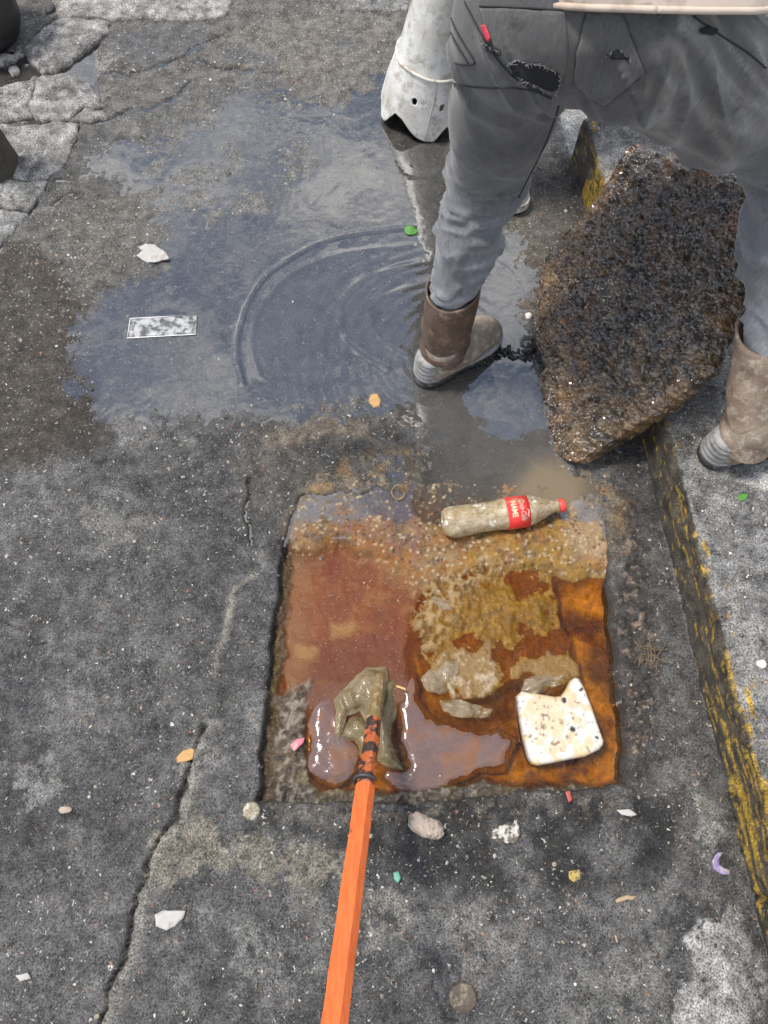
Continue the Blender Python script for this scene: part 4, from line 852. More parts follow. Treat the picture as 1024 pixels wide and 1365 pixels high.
def boot(root, heel, zf, ang, top, Ln=.265, mshaft=None, rt=.062, label=None, seed=0):
    fd = np.array((cos(ang), sin(ang), 0)); sd_ = np.array((-sin(ang), cos(ang), 0)); up = np.array((0, 0, 1.0)); O = np.array((heel[0], heel[1], zf))
    L = lambda a, b, c: O + fd * a + sd_ * b + up * c
    top = np.array(top, float)
    ank = L(.078, 0, .095)
    k = Ln / .28
    pr = [(L(.052, 0, .050), ank, .042, .046), (ank, L(.150 * k, 0, .075), .046, .036), (L(.06, .006, .04), L(.15 * k, .010, .046), .034, .034), (L(.06, -.006, .04), L(.15 * k, -.010, .046), .034, .034),
          (L(.15 * k, .012, .046), L(.222 * k, .016, .044), .034, .030), (L(.15 * k, -.012, .046), L(.226 * k, -.010, .044), .034, .031), (L(.19 * k, 0, .05), L(.235 * k, 0, .045), .034, .030), (ank, ank + (top - ank) * .3, .047, .050)]
    me = body_mesh('boot_upper', pr, .006, .008, cutters=[(L(0, 0, .018), (0, 0, -1))], disp=lambda P, g: .0022 * fbm3(P, 32, 3, 3 + seed) + .0016 * np.sin(((P - L(.15, 0, .1)) @ fd) * 150) * np.exp(-(((P - L(.14, 0, .08)) @ fd) / .03) ** 2))
    b_ = link('boot', me, M_VAMP, root)
    if label: b_['label'] = label
    # shaft with open mouth
    ax = top - ank; H_ = np.linalg.norm(ax); seg = 44; V = []; F = []; rings = []
    for i in range(26):
        s = i / 25; rings.append((s, .0525 + (rt - .0525) * s ** .8 + .0))
    rings += [(1.0 + .012, rt * .985), (1.012, rt - .006), (.97, rt - .008), (.6, rt - .010)]
    for i, (s, r) in enumerate(rings):
        c0 = ank + ax * (-.12 + 1.12 * s)
        for q in range(seg):
            a = 2 * pi * q / seg; fo = cos(a); 
            wr = 0 if i > 26 else .0050 * math.exp(-((s - .16 - .05 * fo) / .045) ** 2) - .0045 * math.exp(-((s - .27 - .07 * fo + .03 * sin(a * 2)) / .04) ** 2) + .0035 * math.exp(-((s - .42 + .06 * sin(a + 1 + seed)) / .07) ** 2)
            wr += .003 * (vn2(a * 1.5 + 5 * seed, s * 5, 7) - .5) * (1 if i <= 26 else 0)
            dip = .014 * max(0, -cos(a - .4)) * (s > .85) * (s - .85) / .15
            V.append(c0 - np.array((0, 0, 1)) * dip + fd * (fo * (r + wr) * 1.06) + sd_ * (sin(a) * (r + wr)))
    n = len(rings)
    F = [(i * seg + q, i * seg + (q + 1) % seg, (i + 1) * seg + (q + 1) % seg, (i + 1) * seg + q) for i in range(n - 1) for q in range(seg)]
    link('boot_shaft', np_mesh('boot_shaft', V, F, True), mshaft or M_SHAFT, b_)
    # sole
    def outline(off, n=64):
        pts = []
        key = [(0, 0), (.004, .018), (.018, .033), (.05, .040), (.09, .038), (.13, .041), (.17, .048), (.205, .050), (.235, .045), (.258, .033), (.272, .016), (.278, 0)]
        up_ = [(a * k, b) for a, b in key]; lo_ = [(a * k, -b * .95) for a, b in key[1:-1]][::-1]
        p = smooth_poly(up_ + lo_, 2); c = p.mean(0); nrm = np.roll(p, -1, 0) - np.roll(p, 1, 0); nrm = np.stack([-nrm[:, 1], nrm[:, 0]], 1); nrm /= np.linalg.norm(nrm, axis=1, keepdims=True) + 1e-9
        if ((p + nrm * .001 - c) ** 2).sum() < ((p - c) ** 2).sum(): nrm = -nrm
        return p + nrm * off
    def rimsolid(name, prof, m, arc=None):
        V = []; n0 = None
        for off, zz in prof:
            p = outline(off); n0 = len(p); zz_ = zz(p) if callable(zz) else np.full(n0, zz); V += [L(a, b, z_) for (a, b), z_ in zip(p, zz_)]
        F = [(i * n0 + q, (i + 1) * n0 + q, (i + 1) * n0 + (q + 1) % n0, i * n0 + (q + 1) % n0) for i in range(len(prof) - 1) for q in range(n0)]
        me = bpy.data.meshes.new(name); F += [tuple(range(n0)), tuple(range((len(prof) - 1) * n0, len(prof) * n0))[::-1]]
        me.from_pydata([tuple(v) for v in V], [], F); bm = bmesh.new(); bm.from_mesh(me); bmesh.ops.recalc_face_normals(bm, faces=bm.faces[:]); me = from_bm(name, bm); return link(name, me, m, b_)
    rimsolid('boot_sole', [(-.012, -.001), (.000, -.001), (.004, .004), (.0045, .014), (.003, .018), (-.002, .020), (-.012, .021)], B_SOLE)
    wv = lambda z0, hi: (lambda p: z0 + hi * sst(.12, .02, p[:, 0]) + hi * .25 * sst(.20, .27, p[:, 0]))
    nr = 26; pr = [(-.010, .017)] + [(.0030 - .0050 * (j / nr) ** 2 + .0032 * (abs(sin(pi * 4.5 * j / nr)) - .5), wv(.019 + .012 * j / nr, .058 * j / nr)) for j in range(nr)] + [(-.014, wv(.032, .059))]
    rimsolid('ribbed_heel', pr, M_COUNT)
    return b_

def denim_material():
    m, t, out = nodes('grey_denim'); pos = N(t, 'ShaderNodeNewGeometry').outputs['Position']
    base = N(t, 'ShaderNodeAttribute', attribute_name='Col').outputs['Color']
    mp = N(t, 'ShaderNodeMapping', {'Vector': pos, 'Scale': (1, 1, .10)}).outputs[0]
    a = noise(t, mp, 230, 4, .7); b_ = noise(t, pos, 14, 6, .62); f = mathn(t, 'MULTIPLY', N(t, 'ShaderNodeMapRange', {0: a, 1: .3, 2: .7, 3: .80, 4: 1.22}).outputs[0], mathn(t, 'MULTIPLY_ADD', b_, .9, .55))
    base = mixc(t, 1.0, base, N(t, 'ShaderNodeCombineColor', {0: f, 1: f, 2: f}).outputs[0], 'MULTIPLY')
    base = mixc(t, mathn(t, 'MULTIPLY', ramp(t, noise(t, pos, 9, 7, .7), .54, .70), .5), base, (.115, .098, .080, 1))
    base = mixc(t, mathn(t, 'MULTIPLY', ramp(t, noise(t, pos, 26, 7, .75), .56, .67), .6), base, (.03, .028, .026, 1))
    p = N(t, 'ShaderNodeBsdfPrincipled', {'Base Color': base, 'Roughness': .85, 'Sheen Weight': .25, 'Specular IOR Level': .25})
    wv = N(t, 'ShaderNodeTexNoise', {'Vector': pos, 'Scale': 900.0, 'Detail': 2.0}).outputs['Fac']
    b = N(t, 'ShaderNodeBump', {'Height': mathn(t, 'ADD', wv, mathn(t, 'MULTIPLY', noise(t, pos, 60, 4), 2.0)), 'Strength': .35, 'Distance': .002}); t.links.new(b.outputs[0], p.inputs['Normal']); t.links.new(p.outputs[0], out.inputs[0]); return m
M_DENIM = denim_material()

def worker():
    root = empty('person', (.40, .95, 0)); tag(root, 'person in torn grey jeans and brown work boots straddling the kerb', 'person')
    bL, bR = (.157, 1.125, .275), (.765, .905, .43)
    kL, kR = (.209, 1.212, .520), (.745, 1.129, .655); hL, hR = (.205, 1.085, .925), (.385, 1.065, .925)
    boot(root, (.085, 1.045), .0, radians(35), bL, seed=1)
    boot(root, (.705, .752), KZ, radians(18), bR, mshaft=M_DUSTY, rt=.066, seed=2)
    dn = lambda a, b, s: tuple(np.array(a) + (np.array(b) - np.array(a)) * s)
    jp = [(dn(bL, kL, -.18), dn(bL, kL, .45), .040, .061), (dn(bL, kL, .45), kL, .061, .070), (kL, dn(kL, hL, .5), .070, .089), (dn(kL, hL, .5), hL, .086, .098),
          (dn(bR, kR, -.16), dn(bR, kR, .45), .044, .064), (dn(bR, kR, .45), kR, .064, .075), (kR, dn(kR, hR, .5), .077, .090), (dn(kR, hR, .5), hR, .090, .102),
          (hL, hR, .100, .102), ((.225, 1.04, .93), (.225, 1.035, .96), .085, .085), ((.365, 1.025, .93), (.365, 1.025, .96), .088, .085), ((.225, 1.085, 1.0), (.365, 1.075, 1.0), .105, .105), ((.240, 1.11, 1.04), (.360, 1.10, 1.04), .092, .092)]
    aL = np.array(kL) - np.array(bL); tR = np.array(kR) - np.array(hR); tR /= np.linalg.norm(tR); tL = np.array(kL) - np.array(hL); tL /= np.linalg.norm(tL)
    def wrinkle(P, g):
        low = sst(.62, .50, P[:, 2]) * (P[:, 0] < .45) + sst(.70, .60, P[:, 2]) * (P[:, 0] >= .45)
        ang = np.arctan2(g[:, 1], g[:, 0]); ax_ = P[:, 2] + .04 * fbm3(P, 9, 2, 31)
        r1 = np.abs(vn2(ax_ * 34, ang * .8 + (P[:, 0] > .45) * 9, 32) * 2 - 1); d = low * (.0155 * (1 - r1) ** 3 - .0025) * (.5 + .8 * vn2(ang * 1.3, P[:, 2] * 8, 39))
        rr = sst(.50, .56, P[:, 2]) * sst(.72, .62, P[:, 2]) * (P[:, 0] < .4); d += rr * .006 * (1 - np.abs(vn2(P[:, 2] * 26 + P[:, 0] * 14, ang * .7, 33) * 2 - 1)) ** 2
        th = (P[:, 0] > .36) * sst(.60, .72, P[:, 2]); q = P @ np.cross(tR, (0, 1, 0.0)); q2 = P @ np.array((0, 1, 0.)); al = P @ tR
        s = 1 - np.abs(vn2(q * 20 + q2 * 16 + .8 * al * 6, al * 3.5 + 3, 34) * 2 - 1); d += th * .016 * s ** 3
        bt = sst(.74, .84, P[:, 2]) * (P[:, 0] <= .40); s = 1 - np.abs(vn2(P[:, 2] * 15 + P[:, 0] * 22, P[:, 0] * 5 - P[:, 2] * 4, 35) * 2 - 1); d += bt * .012 * s ** 3
        return (d + .002 * fbm3(P, 26, 3, 36)) * sst(1.03, .95, P[:, 2] + .5 * (P[:, 1] - .96))
    hem_n = np.array((.02, .50, .85)); hem_n /= np.linalg.norm(hem_n)
    jm = body_mesh('jeans', jp, .0062, .011, disp=wrinkle, cutters=[(np.array((.33, .955, 1.036)) + hem_n * .028, hem_n)])
    P = verts_of(jm); n = fbm3(P, 12, 4, 41)
    c = np.tile((.070, .068, .067), (len(P), 1)); lo = sst(.66, .40, P[:, 2] - (P[:, 0] > .45) * .12)[:, None]; c = c + (np.array((.128, .131, .140)) - c) * lo  # paler calves, darker thighs: underside shade put into the cloth colour, with mild fade
    f = (sst(.40, .75, P[:, 0]) * sst(.72, .86, P[:, 2]) * sst(-.3, .3, n))[:, None]; c = c + (np.array((.15, .135, .118)) - c) * f * .8
    s = 1 - np.abs(vn2((P @ np.cross(tR, (0, 1, 0.0))) * 40 + P[:, 1] * 30, (P @ tR) * 5 + 3, 44) * 2 - 1); f = ((P[:, 0] > .38) * sst(.66, .76, P[:, 2]) * s ** 4)[:, None]; c = c + (np.array((.22, .21, .19)) - c) * f * .75
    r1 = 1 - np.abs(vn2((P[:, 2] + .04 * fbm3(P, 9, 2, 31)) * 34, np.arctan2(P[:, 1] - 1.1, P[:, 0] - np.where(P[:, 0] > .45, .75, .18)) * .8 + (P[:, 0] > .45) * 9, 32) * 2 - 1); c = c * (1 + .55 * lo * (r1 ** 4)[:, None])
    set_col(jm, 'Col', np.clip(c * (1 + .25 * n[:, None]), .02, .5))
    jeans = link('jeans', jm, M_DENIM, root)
    bvh = BVHTree.FromPolygons([tuple(p) for p in P], [tuple(q.vertices) for q in jm.polygons])
    def hit(px, py):
        r = Vector(ray(px, py)).normalized(); h = bvh.ray_cast(Vector((0, 0, CAM_H)), r)
        return (h[0], h[1]) if h[0] is not None else (None, None)
    def applique(name, px, lift_, m, step=5.0, jit=0.0, seed=0, puff=0.0, col=None, parent=None):
        ol = poly_dense(px, step, jit, seed); lo_, hi_ = ol.min(0), ol.max(0); gx_, gy_ = np.meshgrid(np.arange(lo_[0], hi_[0], step), np.arange(lo_[1], hi_[1], step)); gx_ = gx_.ravel(); gy_ = gy_.ravel()
        k = sdist(gx_, gy_, ol, 500) > step * .5; Q = np.vstack([ol, np.stack([gx_[k], gy_[k]], 1)])
        v2, _e, f2, *_r = delaunay_2d_cdt([Vector(q) for q in Q], [], [list(range(len(ol)))], 1, 1e-6)
        V = []; ok = []; dd = sdist(np.array([v[0] for v in v2]), np.array([v[1] for v in v2]), ol, 500)
        for q, d in zip(v2, dd):
            h, nn = hit(q[0], q[1]); ok.append(h is not None)
            V.append(Vector((0, 0, 0)) if h is None else h + nn * (lift_ + puff * min(1, max(0, d) / 12)))
        F = [tuple(f) for f in f2 if all(ok[i] for i in f)]
        bm = bmesh.new(); vs = [bm.verts.new(v) for v in V]
        for f in F: bm.faces.new([vs[i] for i in f])
        bmesh.ops.delete(bm, geom=[v for v in bm.verts if not v.link_faces], context='VERTS'); bmesh.ops.recalc_face_normals(bm, faces=bm.faces[:])
        # close towards the cloth
        g = bmesh.ops.extrude_face_region(bm, geom=bm.faces[:]); 
        cam_v = Vector((0, 0, CAM_H))
        for v in g['geom']:
            if isinstance(v, bmesh.types.BMVert): v.co += (cam_v - v.co).normalized() * .0018
        bmesh.ops.recalc_face_normals(bm, faces=bm.faces[:])
        me = from_bm(name, bm)
        if col is not None: set_col(me, 'Col', col)
        return link(name, me, m, parent or jeans)
    def seam(name, px, m, r=.0011, lift_=.0012):
        pts = []; p = smooth_line(np.array(px, float), 2)
        for a, b in zip(p[:-1], p[1:]):
            for s_ in np.linspace(0, 1, max(2, int(np.hypot(*(b - a)) / 4)), endpoint=False):
                h, nn = hit(*(a + (b - a) * s_))
                if h is not None: pts.append(h + nn * lift_)
        if len(pts) > 3: link(name, tube_mesh(name, pts, r, 6), m, jeans)
    M_SEAM = simple('dark_seam', (.022, .021, .020), rough=.9, var=.5, vs=150, bump=.5, bs=400); M_HOLE = simple('rip_shade', (.010, .010, .013), rough=.95, var=.3, bump=.2); M_FRAY = simple('frayed_thread', (.24, .23, .215), rough=.9); M_TAG = simple('red_tag', (.42, .03, .05), rough=.7)  # rips are dark patches laid on the cloth for the shade inside the holes
    gy_ = (.076, .073, .071)
    applique('back_pocket', [(640, 10), (700, 12), (752, 16), (757, 60), (752, 95), (742, 128), (722, 120), (698, 104), (668, 76), (650, 44)], .0015, M_DENIM, jit=1.5, puff=.0015, col=gy_)
    applique('back_pocket', [(783, 14), (828, 16), (846, 60), (860, 98), (832, 120), (806, 141), (785, 130), (766, 110), (768, 70), (774, 44)], .0015, M_DENIM, jit=1.5, puff=.0015, col=gy_, seed=3)
    rip = applique('rip', [(681, 86), (690, 78), (700, 83), (712, 81), (722, 82), (735, 88), (748, 97), (743, 114), (735, 120), (715, 113), (698, 107), (686, 97)], .0042, M_HOLE, step=3, jit=2.5, seed=5)
    applique('rip', [(811, 71), (822, 64), (826, 68), (838, 73), (841, 80), (828, 79), (818, 77)], .0042, M_HOLE, step=2.5, jit=2.5, seed=6); applique('rip', [(643, 57), (656, 62), (669, 65), (667, 73), (650, 67)], .0042, M_HOLE, step=2.5, jit=2.5, seed=8)
    applique('rip', [(930, 40), (942, 34), (956, 40), (948, 49), (936, 46)], .0022, M_HOLE, step=2.5, jit=3, seed=9); applique('label_tab', [(643, 34), (650, 32), (657, 50), (653, 57), (648, 50)], .0045, M_TAG, step=3)
    th = []
    for px, n_ in (([(681, 86), (690, 78), (700, 83), (712, 81), (722, 82), (735, 88), (748, 97)], 60), ([(735, 120), (715, 113), (698, 107), (686, 97)], 22), ([(811, 71), (822, 64), (838, 73), (841, 80)], 18), ([(643, 57), (669, 66)], 10), ([(748, 97), (743, 114), (735, 128)], 20)):
        p = np.array(px, float); L_ = np.concatenate([[0], np.cumsum(np.hypot(*np.diff(p, axis=0).T))])
        for _ in range(n_):
            s_ = random.random() * L_[-1]; a = np.array([np.interp(s_, L_, p[:, 0]), np.interp(s_, L_, p[:, 1])]); b = a + np.array((random.uniform(-3, 3), random.uniform(-2, 5))); pts = []
            for u_ in (0, .5, 1):
                h, nn = hit(*(a + (b - a) * u_))
                if h is not None: pts.append(h + nn * (.0062 + .002 * random.random()))
            if len(pts) == 3: th.append(tube_mesh('thread', pts, .00042, 3))
    fr = link('frayed_threads', join_meshes('frayed_threads', th), M_FRAY, jeans); fr['kind'] = 'stuff'
    for px in ([(596, 2), (604, 31), (620, 58), (632, 77), (635, 85), (620, 86), (607, 84)], [(591, 10), (598, 36), (612, 62), (626, 84)], [(620, 2), (632, 24), (645, 52), (664, 80), (690, 108), (735, 130)],
               [(830, 26), (846, 60), (860, 98), (832, 120), (806, 141)], [(825, 28), (840, 62), (852, 96), (828, 114), (802, 134)], [(780, 28), (771, 54), (766, 94)], [(786, 28), (777, 54), (772, 94)], [(640, 8), (700, 10), (752, 14)], [(642, 18), (700, 20), (752, 24)],
               [(924, 22), (955, 44), (1000, 72), (1022, 92)], [(745, 140), (728, 190), (705, 235), (690, 265)], [(600, 110), (640, 117), (700, 116), (738, 132)]):
        seam('seam', px, M_SEAM)
    # shirt, bent over
    sp = np.array((.045, .30, .22)); sp /= np.linalg.norm(sp); wc_ = np.array((.295, 1.085, 1.01)); ch = wc_ + sp * .36; nk = wc_ + sp * .50
    sL, sR = ch + np.array((-.175, .04, .03)), ch + np.array((.175, .02, .02)); eL, eR = np.array((.08, 1.50, .98)), np.array((.74, 1.42, .96)); wL, wR = np.array((.20, 1.33, .765)), np.array((.765, 1.22, .735))
    shp = [(wc_ + np.array((-.050, .0, -.05)), ch + np.array((-.09, 0, 0)), .112, .125), (wc_ + np.array((.075, -.012, -.06)), ch + np.array((.10, 0, 0)), .132, .122), (wc_ + np.array((.130, -.008, -.06)), ch + np.array((.10, 0, 0)), .136, .118), (wc_, ch, .12, .13), (ch + np.array((-.08, 0, 0)), sL, .10, .070), (ch + np.array((.08, 0, 0)), sR, .10, .070),
           (sL, sL + (eL - sL) * .62, .072, .064), (sR, sR + (eR - sR) * .62, .072, .064), (ch, nk, .10, .07)]
    hem = D(850, 19, 1.0); hem = np.array((.33, .955, 1.036))
    M_SHIRT = simple('pale_cotton', (.50, .41, .335), rough=.9, var=.15, vs=25, bump=.3, bs=500, bd=.001, dirt=(.30, .22, .15), dirt_s=14, dirt_r=(.52, .70))
    sm_ = body_mesh('shirt', shp, .010, .018, cutters=[(hem, -np.array((.02, .50, .85)))], disp=lambda P, g: .006 * (1 - np.abs(vn3(P * np.array((16, 9, 9)), 51) * 2 - 1)) ** 2 + .003 * fbm3(P, 22, 3, 52))
    sh = link('shirt', sm_, M_SHIRT, root); md = sh.modifiers.new('thickness', 'SOLIDIFY'); md.thickness = .003; md.offset = -1
    bm = bmesh.new(); bm.from_mesh(sm_); bd_ = [v for v in bm.verts if v.is_boundary and abs((v.co - Vector(hem)).dot(Vector((.02, .5, .85)))) < .01]
    if bd_:
        c_ = sum((v.co for v in bd_), Vector()) / len(bd_); bd_.sort(key=lambda v: math.atan2(v.co.x - c_.x, v.co.y - c_.y)); pts = [v.co + Vector((0, -.0005, 0)) for v in bd_]; pts.append(pts[0]); link('shirt_hem', tube_mesh('shirt_hem', pts, .0045, 6), M_SHIRT, sh)
        fz_ = [tube_mesh('f', [p_.co, p_.co + Vector((random.uniform(-.004, .004), -.002, -random.uniform(.004, .012)))], [.0006, .0003], 3) for p_ in random.sample(bd_, min(60, len(bd_)))]; o_ = link('hem_fray', join_meshes('hem_fray', fz_), M_FRAY, sh); o_['kind'] = 'stuff'
    bm.free()
    hc = nk + sp * .13 + np.array((0, .02, .02)); ff_ = np.array((.1, .75, -.65)); uu_ = np.array((.05, .65, .75)); hp, *_ = head_prims(hc, ff_, uu_)
    bp = hp + [(nk, hc, .058, .055), (wc_ + np.array((-.06, 0, -.08)), ch + np.array((-.07, 0, 0)), .09, .095), (wc_ + np.array((.06, 0, -.08)), ch + np.array((.07, 0, 0)), .09, .095), (ch, nk, .09, .055), (ch, sL, .075, .052), (ch, sR, .075, .052), (sL, eL, .050, .040), (sR, eR, .050, .040), (eL, wL, .041, .028), (eR, wR, .041, .028),
          (hL, kL, .085, .052), (hR, kR, .085, .054), (kL, bL, .050, .036), (kR, bR, .052, .038), (bL, (.15, 1.09, .09), .036, .034), (bR, (.775, .78, .24), .036, .034), (hL, hR, .09, .09), (wc_ + np.array((0, 0, -.1)), wc_, .1, .1)]
    bp += hand_prims(wL, (.1, -.55, -.6), (-.2, .6, .6), -1) + hand_prims(wR, (-.05, -.4, -.85), (.3, .8, -.2), 1)
    link('body', body_mesh('body', bp, .0085, .008), M_SKIN, root); head_bits(root, hc, ff_, uu_)
worker()

def bystander():
    root = empty('person', (.29, 1.80, 0)); tag(root, 'person in dark trousers and white rubber-soled shoes standing behind the torn jeans', 'person')
    hips = np.array((.24, 1.90, .88)); M_TR = simple('dark_trousers', (.030, .028, .028), rough=.9, var=.3, bump=.3); M_TS = simple('grey_tee', (.16, .165, .18), rough=.9, var=.2, bump=.2)
    a1, a2 = np.array((.240, 1.718, .10)), np.array((.225, 1.965, .10)); k1, k2 = np.array((.245, 1.765, .48)), np.array((.26, 1.985, .48)); h1, h2 = hips + np.array((.02, -.085, 0)), hips + np.array((.02, .085, 0))
    tp_ = [(a1 + (0, 0, -.01), k1, .050, .066), (a2 + (0, 0, -.01), k2, .050, .066), (k1, h1, .066, .092), (k2, h2, .066, .092), (h1, h2, .10, .10), (hips, hips + (0, 0, .14), .11, .115)]
    link('trousers', body_mesh('trousers', tp_, .010, .016, disp=lambda P, g: .005 * (1 - np.abs(vn2(P[:, 2] * 22, np.arctan2(g[:, 1], g[:, 0]), 61) * 2 - 1)) ** 2), M_TR, root)
    ch = hips + np.array((.0, 0, .42)); s1, s2 = ch + (0, -.18, .05), ch + (0, .18, .05); e1_, e2_ = ch + (.03, -.23, -.24), ch + (.03, .23, -.24); w1_, w2_ = ch + (.12, -.22, -.46), ch + (.12, .22, -.46); nk = ch + (0, 0, .13)
    tp_ = [(hips + (0, -.06, .06), ch + (0, -.08, 0), .115, .115), (hips + (0, .06, .06), ch + (0, .08, 0), .115, .115), (ch, s1, .11, .07), (ch, s2, .11, .07), (s1, s1 + (e1_ - s1) * .6, .07, .06), (s2, s2 + (e2_ - s2) * .6, .07, .06), (ch, nk, .10, .065)]
    link('shirt', body_mesh('shirt', tp_, .012, .018, disp=lambda P, g: .004 * fbm3(P, 14, 3, 62)), M_TS, root)
    hc = nk + np.array((.03, 0, .14)); hp, *_ = head_prims(hc, (1, -.3, -.5), (0.2, 0, 1))
    bp = hp + [(nk, hc, .055, .052), (hips, ch, .09, .09), (ch, s1, .08, .05), (ch, s2, .08, .05), (ch, nk, .08, .05), (s1, e1_, .048, .038), (s2, e2_, .048, .038), (e1_, w1_, .039, .027), (e2_, w2_, .039, .027), (h1, k1, .08, .05), (h2, k2, .08, .05), (k1, a1, .05, .036), (k2, a2, .05, .036), (h1, h2, .085, .085), (hips, ch, .09, .09)]
    bp += hand_prims(w1_, (.25, .05, -.95), (0, -1, 0), 1) + hand_prims(w2_, (.25, -.05, -.95), (0, 1, 0), -1)
    link('body', body_mesh('body', bp, .010, .008), M_SKIN, root); head_bits(root, hc, (1, -.3, -.5), (.2, 0, 1))
    M_SHOE = simple('white_canvas', (.48, .45, .38), rough=.7, var=.2, dirt=(.28, .24, .18), dirt_s=30); M_RUB = simple('white_rubber', (.66, .64, .58), rough=.5, var=.15, dirt=(.3, .27, .22), dirt_s=50); M_BLK = simple('black_outsole', (.02, .02, .02), rough=.7)
    for hx, hy, ang in ((.190, 1.748, radians(-34)), (.165, 2.00, radians(-20))):
        fd = np.array((cos(ang), sin(ang), 0)); sd_ = np.array((-sin(ang), cos(ang), 0)); O = np.array((hx, hy, -.003)); L = lambda a, b, c: O + fd * a + sd_ * b + np.array((0, 0, c))
        s = link('shoe', body_mesh('shoe', [(L(.04, 0, .05), L(.06, 0, .085), .036, .040), (L(.05, 0, .045), L(.14, 0, .05), .038, .040), (L(.14, .008, .045), L(.215, .010, .040), .036, .030), (L(.14, -.008, .045), L(.218, -.006, .040), .036, .030), (L(.07, 0, .08), L(.14, 0, .06), .042, .038)], .007, .008, cutters=[(L(0, 0, .02), (0, 0, -1))]), M_SHOE, root)
        key = [(0, 0), (.005, .02), (.02, .034), (.06, .038), (.12, .039), (.18, .047), (.22, .042), (.245, .026), (.256, 0)]; pl = smooth_poly(key + [(a, -b) for a, b in key[1:-1]][::-1], 2)
        for nm, z0, z1, sc_, m_ in (('rubber_sole', .012, .040, 1.03, M_RUB), ('outsole', .0, .012, 1.0, M_BLK)):
            V = []; c0 = pl.mean(0)
            for zz, kk in ((z0, .985), (z0 + .003, 1.0), ((z0 + z1) / 2 - .002, 1.0), ((z0 + z1) / 2, .985), ((z0 + z1) / 2 + .002, 1.0), (z1 - .003, 1.0), (z1, .985)): V += [L(*(c0 + (q - c0) * kk * sc_), zz) for q in pl]
            n0 = len(pl); F = [(i * n0 + q, i * n0 + (q + 1) % n0, (i + 1) * n0 + (q + 1) % n0, (i + 1) * n0 + q) for i in range(6) for q in range(n0)] + [tuple(range(n0)), tuple(range(6 * n0, 7 * n0))]
            me = bpy.data.meshes.new(nm); me.from_pydata([tuple(v) for v in V], [], F); bm = bmesh.new(); bm.from_mesh(me); bmesh.ops.recalc_face_normals(bm, faces=bm.faces[:]); link(nm, from_bm(nm, bm), m_, s)
bystander()

